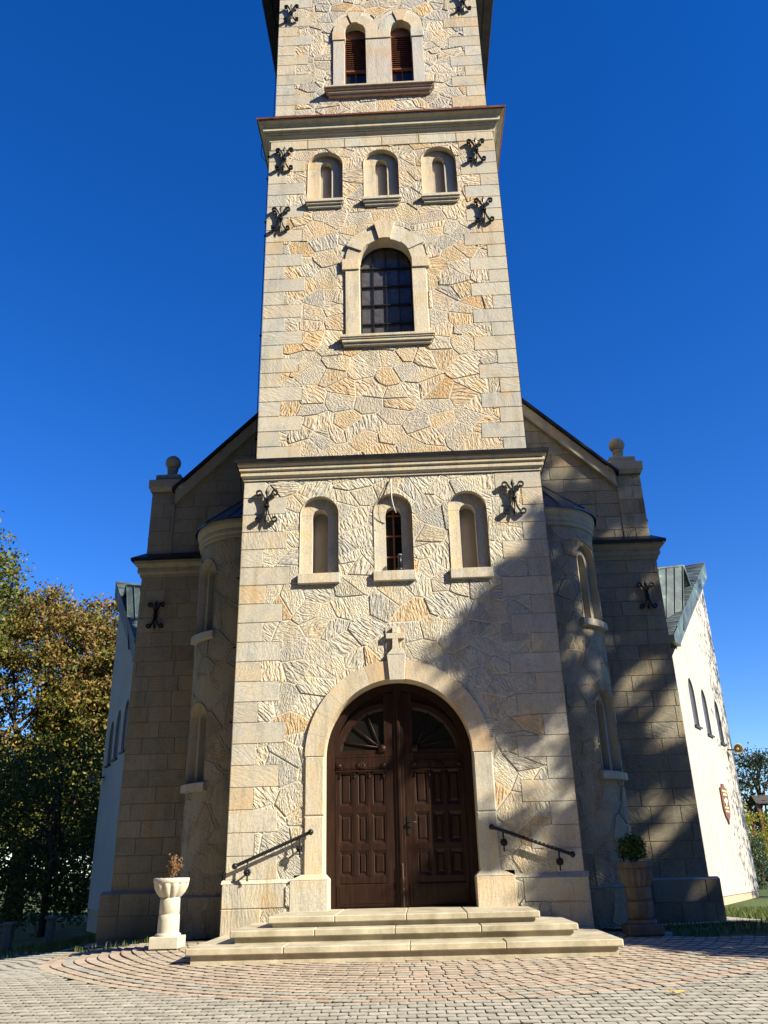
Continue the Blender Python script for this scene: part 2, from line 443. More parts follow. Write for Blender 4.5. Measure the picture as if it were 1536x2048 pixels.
# ------------------------------------------------------------------ things
def thing(name, label, cat, loc=(0, 0, 0), group=None):
    o = bpy.data.objects.new(name, None); COL.objects.link(o); o.location = loc
    o['label'] = label; o['category'] = cat
    if group: o['group'] = group
    bpy.context.view_layer.update()
    return o
def tag(o, label, cat, group=None):
    o['label'] = label; o['category'] = cat
    if group: o['group'] = group
    return o
def struct(o, kind='structure'): o['kind'] = kind; return o

church = thing('church', 'tall stone church with a square bell tower in front of its gabled nave', 'church')

# ================================================================== TOWER
WARP = (1, 1.01, 0)
W1, W2, W3 = 2.754, 2.579, 2.492
Y1, Y2, Y3 = 0., .176, .263
YB = 5.6
ZP = .78
QP = .34

def quoins(mb, y, W, z0, z1, h=.012):
    """dressed corner blocks; returns the holes they make in the rubble"""
    holes = []; n = max(1, round((z1-z0)/QP)); dz = (z1-z0)/n
    for side in (-1, 1):
        for i in range(n):
            lng = (i + (0 if side < 0 else 1)) % 2 == 0
            w = rng.uniform(.74, .88) if lng else rng.uniform(.36, .46)
            a, b = z0+i*dz, z0+(i+1)*dz
            x0, x1 = (-W, -W+w) if side < 0 else (W-w, W)
            r = rect(x0, x1, a, b); holes.append(H(r))
            q = rect(x0+(.006 if side > 0 else -.024), x1-(.006 if side < 0 else -.024), a+.004, b-.004)
            stone(mb, facade(y), q, h, .006, pick('quoin'), rng.uniform(0, PI), rng.uniform(.02, .14))
            # return face on the flank
            xs = side*(W+.024); yy = y-.018; d = .8 if not lng else .42
            mb.face([(xs, yy, a+.004), (xs, y+d, a+.004), (xs, y+d, b-.004), (xs, yy, b-.004)], col=pick('quoin'), rgh=.1)
    return holes

def flank(mb, W, y0, y1, z0, z1, pal):
    """coursed rubble on both flanks"""
    for s in (-1, 1):
        mp = (lambda u, v, h, s=s: (s*(W+h), u if s > 0 else -u, v))
        reg = (y0, y1, z0, z1) if s > 0 else (-y1, -y0, z0, z1)
        rubble(mb, mp, reg, .6, .36, pal, [], pieces=[])
    mb.face([(W, y1, z0), (-W, y1, z0), (-W, y1, z1), (W, y1, z1)], col=MORTAR)

def surround(mb, poly_out, poly_in, y0, y1):
    pass

tw = MB()     # tower wall
# --- lowest storey
DX = -.03     # door axis
door_hole = arch(DX, 1.53, .3, 2.63, 24)
n_w, n_s = .355, 6.91
niche1 = [arch(x, n_w, 5.72, n_s, 14) for x in (-1.355, .0, 1.37)]
q1 = quoins(tw, Y1, W1, ZP+.04, 7.62)
base_blocks = [rect(-1.71, -1.10, .3, .87), rect(1.10, 1.71, .3, .87)]
key_hole = [(-.17, 4.1), (.13, 4.1), (.13, 4.70), (-.17, 4.70)]
openings1 = [H(door_hole)]+[H(p) for p in niche1]+[H(p) for p in base_blocks]
rubble(tw, facade(Y1), (-W1, W1, ZP+.02, 7.64), .55, .35, 'low', openings1+q1, jit=.46, pieces=openings1)
# plinth with sloped top
pl_holes = [H(rect(-1.71, 1.71, -.1, .9))]
qp = []
for s in (-1, 1):
    for (a, b, w) in ((-.25, .42, .62), (.42, .765, 1.0)):
        x0, x1 = (-2.82, -2.82+w) if s < 0 else (2.82-w, 2.82); r = rect(x0, x1, a, b); qp.append(H(r))
        stone(tw, facade(-.06), rect(x0+.004, x1-.004, a+.004, b-.004), .014, .01, pick('quoin'), 0, .15)
rubble(tw, facade(-.06), (-2.82, 2.82, -.25, .765), .62, .36, 'low', pl_holes+qp, jit=.3, hgt=.018, rgh=1.25, pieces=pl_holes)
for s in (-1, 1):
    x0, x1 = sorted((s*1.71, s*2.835))
    tw.face([(x0, -.075, .765), (x1, -.075, .765), (x1 if s > 0 else x1, 0.0, .83), (x0, 0., .83)], col=(.55, .51, .42), rgh=.15)
    xs = s*2.82
    tw.face([(xs, -.06, -.25), (xs, YB, -.25), (xs, YB, .765), (xs, -.06, .765)], col=pick('low'), rgh=.6)
    tw.face([(s*2.835, -.075, .765), (s*2.82, YB, .765), (s*W1, YB, .83), (s*W1, 0, .83)], col=(.5, .45, .37), rgh=.15)
flank(tw, W1, 0., YB, .80, 7.64, 'low')
# --- middle storey
q2 = quoins(tw, Y2, W2, 8.10, 16.10)
niche2 = [arch(x, .40, 14.48, 15.58, 14) for x in (-1.305, -.035, 1.275)]
win2 = arch(0., .90, 10.80, 12.90, 20)
open2 = [H(p) for p in niche2]+[H(arch(0., .72, 10.80, 12.78, 20))]
for x in np.arange(-W2, W2-.01, .86):
    x1 = min(W2, x+.86)
    stone(tw, facade(Y2), rect(x+.004, x1-.004, 7.95, 8.10), .024, .006, pick('quoin'), 0, .08)
    stone(tw, facade(Y2), rect(x+.004, x1-.004, 16.10, 16.38), .024, .006, pick('quoin'), 0, .08)
rubble(tw, facade(Y2), (-W2, W2, 8.10, 16.12), .52, .33, 'mid', open2+q2+[H(win2)], jit=.46, pieces=open2)
flank(tw, W2, Y2, YB-.2, 7.9, 16.4, 'mid')
# --- belfry storey
q3 = quoins(tw, Y3, W3, 16.95, 22.4)
open3 = [H(arch(x, .265, 17.95, 20.2, 12)) for x in (-.59, .56)]
cover3 = [H(arch(x, .56, 17.9, 20.27, 14)) for x in (-.59, .56)]
rubble(tw, facade(Y3), (-W3, W3, 16.95, 22.4), .50, .30, 'high', open3+q3+cover3, jit=.36, pieces=open3, joint=.03)
flank(tw, W3, Y3, YB-.3, 16.9, 22.4, 'high')
tw.build('tower_wall', STONE, church)

# --- cornices
def cornice(name, rect_, prof, top, topmat, lip):
    mb = MB(); mb.ring(rect_, prof, col=(.53, .48, .37), rgh=.05)
    o = mb.build(name, STONE, church)
    m2 = MB(); m2.ring(rect_, lip, col=(.1, .1, .1)); 
    m2.build('flashing', topmat, o)
    return o
R1 = (-W1, W1, Y1, YB); R2 = (-W2, W2, Y2, YB-.2); R3 = (-W3, W3, Y3, YB-.3)
cornice('cornice', R1, [(0, 7.62), (.035, 7.62), (.035, 7.665), (.075, 7.70), (.085, 7.70), (.085, 7.755), (.07, 7.76), (.07, 7.785), (.115, 7.80), (.115, 7.845), (.10, 7.86), (.14, 7.90), (.15, 7.90), (.15, 7.945), (0, 7.95)], 0, SHEET,
        [(.15, 7.945), (.19, 7.93), (.20, 8.0), (-.16, 8.07)])
cornice('cornice', R2, [(0, 16.36), (.03, 16.36), (.03, 16.40), (.05, 16.44), (.085, 16.475), (.085, 16.50), (.11, 16.51), (.12, 16.55), (.15, 16.565), (.165, 16.565), (.165, 16.61), (.155, 16.62), (.165, 16.66), (.20, 16.71), (.26, 16.745), (.27, 16.745), (.27, 16.80), (0, 16.82)], 0, COPPER,
        [(.265, 16.80), (.305, 16.79), (.31, 16.835), (-.09, 17.10)])
# top of the tower: stone cornice and boarded eaves
ev = MB()
ev.ring(R3, [(0, 22.2), (.05, 22.2), (.05, 22.3), (.14, 22.36), (.16, 22.5), (.16, 22.6)], col=(.52, .46, .36), rgh=.05)
eo = ev.build('cornice', STONE, church)
er = MB(); er.ring(R3, [(.16, 22.58), (.40, 22.56), (.42, 22.50), (.66, 22.48), (.70, 22.62), (-2.4, 27.5)])
er.build('tower_roof', SHEET, church)

# --- niches of the lowest storey: back, inner slot
def niche(name, cx, hw, z0, zs, y, depth, ihw, iz0, izs, idepth, sill, label=None, inner='blind', front=None):
    mb = MB(); ya = y-.02; yb = y+depth
    po = arch(cx, hw, z0, zs, 14); pi_ = arch(cx, ihw, iz0, izs, 10)
    n = len(po)
    for i in range(1, n):                               # reveal, but not the floor
        a, b = po[i], po[(i+1) % n]
        mb.face([(a[0], ya, a[1]), (b[0], ya, b[1]), (b[0], yb, b[1]), (a[0], yb, a[1])], col=pick('trim', .03), rgh=.1)
    mb.face([(cx-hw, ya, z0), (cx+hw, ya, z0), (cx+hw, yb, z0), (cx-hw, yb, z0)], col=(.56, .51, .41))
    # back plate in voussoir blocks round the slot
    def blk(poly): 
        for q in subtract([poly], [H(pi_)]):
            mb.face([(u, yb, v) for u, v in q], col=c_, rgh=.06)
    for part in (rect(cx-hw, cx, z0, zs+.02), rect(cx, cx+hw, z0, zs+.02)):
        c_ = pick('trim', .03); blk(inset(part, .002))
    m = 5
    for k in range(m):
        t0, t1 = PI*k/m, PI*(k+1)/m; rr = hw*1.02
        c_ = pick('trim', .03)
        blk(inset([(cx, zs+.021)]+[(cx+rr*math.cos(t0+(t1-t0)*q/4), zs+.021+rr*math.sin(t0+(t1-t0)*q/4)) for q in range(5)], .002))
    mb.face([(cx-hw, yb+.004, z0), (cx+hw, yb+.004, z0), (cx+hw, yb+.004, z0+.001), (cx-hw, yb+.004, z0+.001)], col=MORTAR)
    yc = yb+idepth; n = len(pi_)
    for i in range(n):
        a, b = pi_[i], pi_[(i+1) % n]
        mb.face([(a[0], yb, a[1]), (b[0], yb, b[1]), (b[0], yc, b[1]), (a[0], yc, a[1])], col=(.55, .49, .39), rgh=.05)
    o = mb.build(name, STONE, church)
    if label: o['label'] = label
    b2 = MB()
    if inner == 'blind':
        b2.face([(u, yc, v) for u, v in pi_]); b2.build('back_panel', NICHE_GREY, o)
    else:
        b2.face([(u, yc, v) for u, v in pi_]); b2.build('pane', GLASS, o)
        b3 = MB(); t = .016
        b3.box(cx-t, cx+t, yc-.03, yc-.003, iz0, izs+ihw)
        k = iz0+.10
        b3.box(cx-ihw, cx+ihw, yc-.035, yc-.003, iz0, iz0+.09)
        for z in np.linspace(iz0+.36, izs+.02, 3): b3.box(cx-ihw, cx+ihw, yc-.027, yc-.0035, z-t*.8, z+t*.8)
        b3.build('frame', WOODL, o)
    sb = MB()
    for p in sill: sb.prism(p[0], p[1], y+depth-.002, .006, col=(.57, .53, .44), rgh=.05)
    sb.build('sill', STONE, o)
    return o
for i, cx in enumerate((-1.355, .0, 1.37)):
    niche('niche', cx, n_w, 5.725, n_s, 0., .105, 0.145, 5.75, 6.90, .22 if i != 1 else .16,
          [(rect(cx-.375, cx+.375, 5.565, 5.745), -.085)], inner='window' if i == 1 else 'blind')
for cx in (-1.305, -.035, 1.275):
    niche('niche', cx, .40, 14.48, 15.58, Y2, .11, .135, 14.50, 15.65, .12,
          [(rect(cx-.43, cx+.43, 14.425, 14.50), Y2-.13), (rect(cx-.41, cx+.41, 14.375, 14.425), Y2-.10), (rect(cx-.38, cx+.38, 14.31, 14.375), Y2-.06)])

# --- voussoired surrounds
def surround(name, cx, hw_i, hw_o, z0, zs, y, proud, back, nv, jz, label=None, key=True, steps=(), parent=church, chf=.006):
    mb = MB()
    # jambs, cut into blocks at heights jz
    zz = [z0]+list(jz)+[zs]
    for s in (-1, 1):
        for a, b in zip(zz, zz[1:]):
            x0, x1 = sorted((cx+s*hw_i, cx+s*hw_o))
            mb.prism(rect(x0, x1, a+.0015, b-.0015), y-proud, back, chf, col=pick('trim'), rgh=.06)
    for k in range(nv):
        t0, t1 = PI*k/nv, PI*(k+1)/nv
        ro, pr = hw_o, proud
        for (kk, dr, dp) in steps:
            if kk == k: ro += dr; pr += dp
        ts = [t0+(t1-t0)*q/3 for q in range(4)]; g = .0012/hw_i
        ts[0] += g; ts[-1] -= g
        inn = [(cx+hw_i*math.cos(t), zs+hw_i*math.sin(t)) for t in ts]
        ou = [(cx+ro*math.cos(t), zs+ro*math.sin(t)) for t in ts]
        col = pick('trim')
        # build as three convex strips sharing one colour
        for q in range(3):
            P = [inn[q], ou[q], ou[q+1], inn[q+1]]
            mb.face([(u, y-pr, v) for u, v in P], col=col, rgh=.06)
            for a, b in ((ou[q], ou[q+1]), (inn[q+1], inn[q])):
                mb.face([(a[0], y-pr, a[1]), (a[0], back, a[1]), (b[0], back, b[1]), (b[0], y-pr, b[1])], col=col, rgh=.06)
        for a, b in ((inn[0], ou[0]), (ou[-1], inn[-1])):
            mb.face([(a[0], y-pr, a[1]), (a[0], back, a[1]), (b[0], back, b[1]), (b[0], y-pr, b[1])], col=col, rgh=.06)
    o = mb.build(name, STONE, parent)
    if label: o['label'] = label
    return o

# --- middle window
window2 = surround('window', 0., 0.56, .86, 10.84, 12.80, Y2, .045, Y2+.30, 7, (12.55,),
                   label='arched window with a leaded grid in the middle storey of the tower', steps=((1, .06, .03), (3, .17, .05), (5, .06, .03)))
for s in (-1, 1):
    mb = MB(); mb.prism(rect(*sorted((s*.565, s*.93)), 12.56, 12.84), Y2-.075, Y2+.1, .006, col=pick('trim'), rgh=.06)
    mb.build('impost', STONE, window2)
mb = MB()
for (hw, a, b, p) in ((.97, 10.79, 10.855, .16), (.95, 10.755, 10.79, .14), (.93, 10.69, 10.755, .12), (.90, 10.63, 10.69, .08)):
    mb.prism(rect(-hw, hw, a, b), Y2-p, Y2+.30, .008, col=(.56, .51, .40), rgh=.05)
mb.build('sill', STONE, window2)
mb = MB(); mb.face([(u, Y2+.27, v) for u, v in arch(0, .56, 10.85, 12.80, 18)]); mb.build('pane', FROST, window2)
mb = MB()
for x in (-.28, 0, .28): mb.box(x-.012, x+.012, Y2+.235, Y2+.262, 10.85, 12.80+math.sqrt(max(0, .56**2-x*x)))
for z in np.arange(11.35, 12.9, .48): mb.box(-.56, .56, Y2+.225, Y2+.258, z-.014, z+.014)
for i in range(18):
    a, b = arch(0, .545, 10.97, 12.80, 18)[i+2-1], arch(0, .545, 10.97, 12.80, 18)[i+2]
    mb.tube([(a[0], Y2+.25, a[1]), (b[0], Y2+.25, b[1])], .022, 6)
for s in (-1, 1): mb.box(s*.545-.02, s*.545+.02, Y2+.23, Y2+.266, 10.85, 12.8)
mb.build('frame', IRON, window2)

# --- belfry twin window
belf = MB()
for cx, side in ((-.59, -1), (.56, 1)):
    hi, ho = .265, .545; zs = 20.20
    for s in (-1, 1):
        if s == -side: continue
        x0, x1 = sorted((cx+s*hi, cx+s*ho))
        belf.prism(rect(x0, x1, 18.0, 19.72), Y3-.045, Y3+.34, .006, col=(.50, .48, .45), rgh=.05)
        belf.prism(rect(x0-.02, x1+.02, 19.724, 20.03), Y3-.07, Y3+.34, .006, col=pick('trim'), rgh=.05)
    for k in range(5):
        t0, t1 = PI*k/5+.004, PI*(k+1)/5-.004
        ro, pr = (ho+.10, .085) if k == 2 else (ho, .06)
        ts = [t0+(t1-t0)*q/3 for q in range(4)]; col = pick('trim')
        for q in range(3):
            P = [(cx+r_*math.cos(t), zs-.17+r_*math.sin(t)*1.05) for r_, t in ((hi, ts[q]), (ro, ts[q]), (ro, ts[q+1]), (hi, ts[q+1]))]
            belf.prism(P, Y3-pr, Y3+.34, 0, col=col, rgh=.05)
belf.prism(rect(-.59+.265, .56-.265, 18.0, 19.72), Y3-.045, Y3+.34, .006, col=(.51, .47, .42), rgh=.08)
belf.prism(rect(-.59+.265, .56-.265, 19.724, 20.03), Y3-.07, Y3+.34, .006, col=pick('trim'), rgh=.05)
belf.prism([(-.2, 20.03), (.17, 20.03), (.08, 20.4), (-.015, 20.52), (-.11, 20.4)], Y3-.05, Y3+.3, 0, col=pick('trim'), rgh=.05)
bo = belf.build('window', STONE, church); bo['label'] = 'twin arched belfry window with brown louvres'
mb = MB()
for (hw, a, b, p) in ((1.32, 17.93, 17.99, .22), (1.29, 17.88, 17.93, .18), (1.25, 17.82, 17.88, .14), (1.22, 17.76, 17.82, .08)):
    mb.prism(rect(-hw-.015, hw-.015, a, b), Y3-p, Y3+.34, .008, col=(.53, .465, .375), rgh=.05)
mb.build('sill', STONE, bo)
for cx in (-.59, .56):
    mb = MB()
    for i in range(16):
        z = 18.86+i*.073
        mb.face([(cx-.265, Y3+.13, z), (cx+.265, Y3+.13, z), (cx+.265, Y3+.19, z+.06), (cx-.265, Y3+.19, z+.06)])
        mb.face([(cx-.265, Y3+.132, z), (cx+.265, Y3+.132, z), (cx+.265, Y3+.132, z-.012), (cx-.265, Y3+.132, z-.012)])
    mb.face([(u, Y3+.205, v) for u, v in arch(cx, .265, 18.84, 20.03, 12)])
    mb.face([(u, Y3+.14, v) for u, v in arch(cx, .265, 19.98, 20.04, 12)])
    for s in (-1, 1): mb.box(cx+s*.255-.012, cx+s*.255+.012, Y3+.11, Y3+.20, 18.0, 20.05)
    mb.box(cx-.265, cx+.265, Y3+.12, Y3+.195, 18.81, 18.86)
    mb.build('louvre', WOODL, bo)
    mb = MB(); mb.face([(u, Y3+.185, v) for u, v in rect(cx-.265, cx+.265, 18.0, 18.83)]); mb.build('pane', GLASS, bo)
    mb = MB(); mb.box(cx-.01, cx+.01, Y3+.165, Y3+.18, 18.0, 18.82); mb.build('glazing_bar', WOODL, bo)

# --- portal: surround, base blocks, keystone with cross
portal = surround('door_surround', DX, 1.215, 1.53, .84, 2.63, 0., .045, .40, 13, (1.72,), label='round stone arch framing the wooden door', steps=(), chf=.02)
for s in (-1, 1):
    mb = MB()
    x0, x1 = sorted((DX+s*1.14, DX+s*1.735))
    mb.prism(rect(x0, x1, .355, .80), -.10, .40, .012, col=pick('trim'), rgh=.08)
    xa, xb = sorted((DX+s*1.215, DX+s*1.56))
    # sloped weathering above the block
    mb.mesh([(x0, -.10, .80), (x1, -.10, .80), (x1, .38, .80), (x0, .38, .80), (xa, -.047, .875), (xb, -.047, .875), (xb, .38, .875), (xa, .38, .875)],
            [(0, 1, 5, 4), (1, 2, 6, 5), (3, 0, 4, 7), (4, 5, 6, 7)], col=(.57, .52, .42), rgh=.06)
    mb.build('base_block', STONE, portal)
mb = MB()
mb.prism([(-.14, 3.815), (.112, 3.815), (.145, 4.24), (-.175, 4.24)], -.090, .1, .006, col=(.53, .49, .42), rgh=.05)
mb.build('keystone', STONE, portal)
mb = MB(); cxx = -.025
mb.prism([(cxx-.15, 4.245), (cxx+.15, 4.245), (cxx+.055, 4.345), (cxx+.048, 4.52), (cxx-.048, 4.52), (cxx-.055, 4.345)], -.088, .02, .005, col=(.55, .51, .43), rgh=.05)
mb.prism(rect(cxx-.16, cxx+.16, 4.521, 4.615), -.088, .02, .005, col=(.55, .51, .43), rgh=.05)
mb.prism(rect(cxx-.048, cxx+.048, 4.616, 4.725), -.088, .02, .005, col=(.55, .51, .43), rgh=.05)
co = mb.build('cross', STONE, portal); co['label'] = 'small carved stone cross on the keystone'
mb = MB(); mb.face([(-.19, -.026, 4.2), (.15, -.026, 4.2), (.15, -.026, 4.75), (-.19, -.026, 4.75)], col=(.52, .46, .36), rgh=.5)
mb.build('backing_slab', STONE, portal)

# --- door
YD = .34; HW = 1.205; ZS = 2.63; ZT = .362
door = MB()
door.face([(u, YD+.09, v) for u, v in arch(DX, HW, ZT, ZS, 24)])
# frame round the arch
pin = arch(DX, HW-.13, ZT, ZS, 24); pout = arch(DX, HW, ZT, ZS, 24)
for i in range(1, len(pin)):
    j = (i+1) % len(pin)
    if i == len(pin)-1: j = 0
    a, b, c, d = pout[i], pout[j], pin[j], pin[i]
    door.face([(a[0], YD, a[1]), (b[0], YD, b[1]), (c[0], YD, c[1]), (d[0], YD, d[1])])
    door.face([(d[0], YD, d[1]), (c[0], YD, c[1]), (c[0], YD+.085, c[1]), (d[0], YD+.085, d[1])])
door_o = door.build('door', WOOD, church); door_o['label'] = 'dark brown panelled double door with two fanlights'
def leaf(side):
    mb = MB(); s = side
    def X(a, b): return sorted((DX+s*a, DX+s*b))
    def bx(a, b, y0, y1, z0, z1, ch=.006): x0, x1 = X(a, b); mb.cbox(x0, x1, YD+y0, YD+y1, z0, z1, ch)
    I0, I1 = .07, 1.075                      # inner and outer edge of the leaf
    bx(I0, I1, .055, .085, ZT, ZS)           # core
    bx(I0, .24, .02, .056, ZT+.02, ZS); bx(1.0, I1, .02, .056, ZT+.02, ZS)
    rails = [(ZT+.36, ZT+.46), (1.20, 1.30), (1.76, 1.87), (2.42, 2.63)]
    cols = [(.24, .50), (.50, .745), (.745, 1.0)]
    for a, b in rails: bx(.241, .999, .022, .056, a, b)
    for x in (.50, .745): bx(x-.035, x+.035, .024, .0555, ZT+.461, 2.419)
    zr = [(ZT+.46, 1.20), (1.30, 1.76), (1.87, 2.42)]
    for a, b in zr:
        for c0, c1 in cols:
            lo = c0+(.0 if c0 == .24 else .035); hi = c1-(.0 if c1 == 1.0 else .035)
            x0, x1 = X(lo, hi); px = .035
            # raised and fielded panel
            o4 = [(x0, a), (x1, a), (x1, b), (x0, b)]; i4 = [(x0+px, a+px*1.4), (x1-px, a+px*1.4), (x1-px, b-px*1.4), (x0+px, b-px*1.4)]
            i5 = [(x0+px+.025, a+px*1.4+.03), (x1-px-.025, a+px*1.4+.03), (x1-px-.025, b-px*1.4-.03), (x0+px+.025, b-px*1.4-.03)]
            for q in range(4):
                w = (q+1) % 4
                mb.face([(o4[q][0], YD+.026, o4[q][1]), (o4[w][0], YD+.026, o4[w][1]), (i4[w][0], YD+.053, i4[w][1]), (i4[q][0], YD+.053, i4[q][1])])
                mb.face([(i4[q][0], YD+.053, i4[q][1]), (i4[w][0], YD+.053, i4[w][1]), (i5[w][0], YD+.034, i5[w][1]), (i5[q][0], YD+.034, i5[q][1])])
            mb.face([(u, YD+.034, v) for u, v in i5])
            # carved beading down the long sides
            for bxx in (x0+.014, x1-.014):
                k = a+.03
                while k < b-.03: mb.ball((bxx, YD+.028, k), .0105, 4); k += .031
    bx(.10, 1.06, .008, .056, ZT+.03, ZT+.355, .02)             # kick board
    bx(.16, 1.0, .0, .009, ZT+.075, ZT+.31, .004)
    # frieze: roundels, two sunk tablets and a rosette
    z = 2.50
    bx(.20, 1.055, .008, .023, 2.44, 2.565, .005)
    for xx in (1.0, .255):
        x = DX+s*xx; mb.lathe([(.001, 0), (.02, 0), (.028, .008), (.04, .004), (.048, .012), (.052, .03)], 0, 0, 16) if False else None
        mb.ball((x, YD+.006, z), .042, 7); mb.ball((x, YD-.03, z), .02, 6)
    x = DX+s*.64
    for k in range(12):
        t = 2*PI*k/12; mb.tube([(x+.018*math.cos(t), YD-.004, z+.018*math.sin(t)), (x+.082*math.cos(t), YD+.004, z+.05*math.sin(t))], [.007, .013], 5)
    mb.ball((x, YD-.002, z), .02, 6)
    for a, b in ((.74, .93), (.33, .52)): bx(a, b, .002, .009, 2.465, 2.54, .003)
    bx(.20, 1.06, -.008, .022, 2.405, 2.43, .004)
    for xx in (.985, .745, .50, .26):                              # drop pendants
        x = DX+s*xx; mb.box(x-.012, x+.012, YD+.004, YD+.024, 2.33, 2.41); mb.ball((x, YD+.008, 2.325), .019, 6)
    # fanlight: quadrant frame, hub and glazing bars
    cx, cz = DX+s*.245, 2.745; Rr = .83
    bx(.07, .245, .02, .08, ZS, 3.78-.10); bx(.246, 1.07, .02, .08, ZS, ZS+.05)
    bx(.246, 1.045, .03, .075, ZS+.05, cz+.002, .004)
    qq = []
    for i in range(13):
        t = (PI/2)*i/12
        def at(r): return (DX+s*.2+s*r*math.cos(t), 2.63+r*math.sin(t))
        qq.append((at(.885), at(.80), at(.76)))
    for (a, b, b2), (c, d, d2) in zip(qq, qq[1:]):
        if max(a[1], c[1]) < cz-.02: continue
        mb.face([(a[0], YD+.02, a[1]), (c[0], YD+.02, c[1]), (d[0], YD+.028, d[1]), (b[0], YD+.028, b[1])])
        mb.face([(b[0], YD+.028, b[1]), (d[0], YD+.028, d[1]), (d2[0], YD+.062, d2[1]), (b2[0], YD+.062, b2[1])])
    for t in (R(20), R(42), R(65)):
        e = .77; x1, z1 = DX+s*.2+s*e*math.cos(t), 2.63+e*math.sin(t)
        mb.tube([(cx+s*.06, YD+.05, cz+.04), (x1, YD+.05, z1)], .012, 6)
    mb.lathe([(.001, 0), (.07, .002), (.105, .02), (.11, .05)], 0, 0, 16) if False else None
    mb.ball((cx+s*.03, YD+.045, cz+.02), .075, 8)
    o = mb.build('door_leaf', WOOD, door_o)
    return o
leaf(-1); leaf(1)
for s in (-1, 1):
    mb = MB()
    P = [(DX+s*.235, 2.70)]+[(DX+s*.2+s*.78*math.cos(PI/2*i/12), 2.63+.78*math.sin(PI/2*i/12)) for i in range(1, 12)]+[(DX+s*.235, 3.40)]
    mb.face([(u, YD+.075, v) for u, v in (P if s > 0 else reversed(P))])
    mb.build('pane', GLASS, door_o)
mb = MB()
mb.cbox(DX-.075, DX+.075, YD-.005, YD+.06, ZT+.02, 3.80, .01)
mb.cbox(DX-.025, DX+.025, YD-.03, YD-.004, .95, 3.6, .008)
mb.lathe([(.042, ZT+.0), (.042, ZT+.16), (.03, ZT+.19), (.043, ZT+.22), (.043, ZT+.27), (.028, ZT+.30), (.046, ZT+.34), (.046, ZT+.42), (.03, ZT+.46), (.034, ZT+.60), (.02, ZT+.64)], DX, YD-.02, 14)
mb.build('cover_strip', WOOD, door_o)
mb = MB()
mb.cbox(DX+.10, DX+.155, YD+.005, YD+.022, 1.42, 1.70, .004)
mb.tube([(DX+.127, YD+.01, 1.60), (DX+.127, YD-.05, 1.60), (DX+.15, YD-.06, 1.60), (DX+.27, YD-.055, 1.605)], .011, 8)
mb.build('handle', IRON, door_o)
mb = MB(); mb.box(DX-1.3, DX+1.3, .345, .9, .355, .3615); mb.build('threshold', STEP, door_o)

# --- wrought-iron anchors
def ribbon(mb, pts, w, y0, y1):
    n = len(pts); L, Rr = [], []
    for i, p in enumerate(pts):
        a = pts[max(0, i-1)]; b = pts[min(n-1, i+1)]; dx, dz = b[0]-a[0], b[1]-a[1]; l = math.hypot(dx, dz) or 1
        L.append((p[0]-dz/l*w/2, p[1]+dx/l*w/2)); Rr.append((p[0]+dz/l*w/2, p[1]-dx/l*w/2))
    for i in range(n-1):
        for A, B in ((L[i], L[i+1]), (Rr[i+1], Rr[i])):
            mb.face([(A[0], y0, A[1]), (B[0], y0, B[1]), (B[0], y1, B[1]), (A[0], y1, A[1])])
        for y in (y0, y1): mb.face([(L[i][0], y, L[i][1]), (L[i+1][0], y, L[i+1][1]), (Rr[i+1][0], y, Rr[i+1][1]), (Rr[i][0], y, Rr[i][1])])
def anchor_mesh(flat=False):
    mb = MB(); y0, y1 = (-.084, -.028)
    for sx in (-1, 1):
        for sz in (-1, 1):
            pts = []
            for i in range(9):
                t = i/8; pts.append((sx*(.024+.078*t**2.4), sz*.27*t))
            r0 = .062
            for i in range(1, 15):
                t = i/14; a = R(8+330*t); r = r0-.030*t
                pts.append((sx*(.097+r0+.002-r*math.cos(a)), sz*(.268+r*math.sin(a))))
            ribbon(mb, pts, .022, y0, y1)
    for sz in (-1, 1):
        ym = (y0+y1)/2
        P = [(0, sz*.16), (.042, sz*.29), (0, sz*.40), (-.042, sz*.29)]
        for a, b in ((0, 1), (1, 2), (2, 3), (3, 0)):
            for yy in (ym-.03, ym+.015): mb.face([(P[a][0], ym-.005, P[a][1]), (P[b][0], ym-.005, P[b][1]), (0, yy, sz*.30)])
        mb.tube([(0, ym, 0), (0, ym, sz*.25)], .012, 6)
    mb.box(-.05, .05, y0-.01, y1, -.018, .018)
    mb.tube([(0, -.10, 0), (0, .02, 0)], .02, 8)
    return mb
am = anchor_mesh(); a_first = am.build('wall_anchor', IRON, church)
places = [(-2.33, Y1-.02, 7.08, 1), (2.23, Y1-.02, 7.06, 1), (-2.245, Y2-.02, 15.77, 1), (-2.28, Y2-.02, 14.02, 1), (2.15, Y2-.02, 15.75, 1), (2.20, Y2-.02, 14.0, 1),
          (-2.2, Y3-.02, 20.78, .9), (2.18, Y3-.02, 20.84, .9), (-5.06, 2.39, 5.72, .84), (5.12, 2.39, 5.78, .84)]
for i, (x, y, z, sc) in enumerate(places):
    o = a_first if i == 0 else a_first.copy()
    if i: COL.objects.link(o); o.parent = church
    o.location = (x, y, z*1.01) if y < 1 else (x*.992, y, z+.13); o.scale = (sc*.95, 1, sc*.97)

WARP = (.994, 1.005, .08)
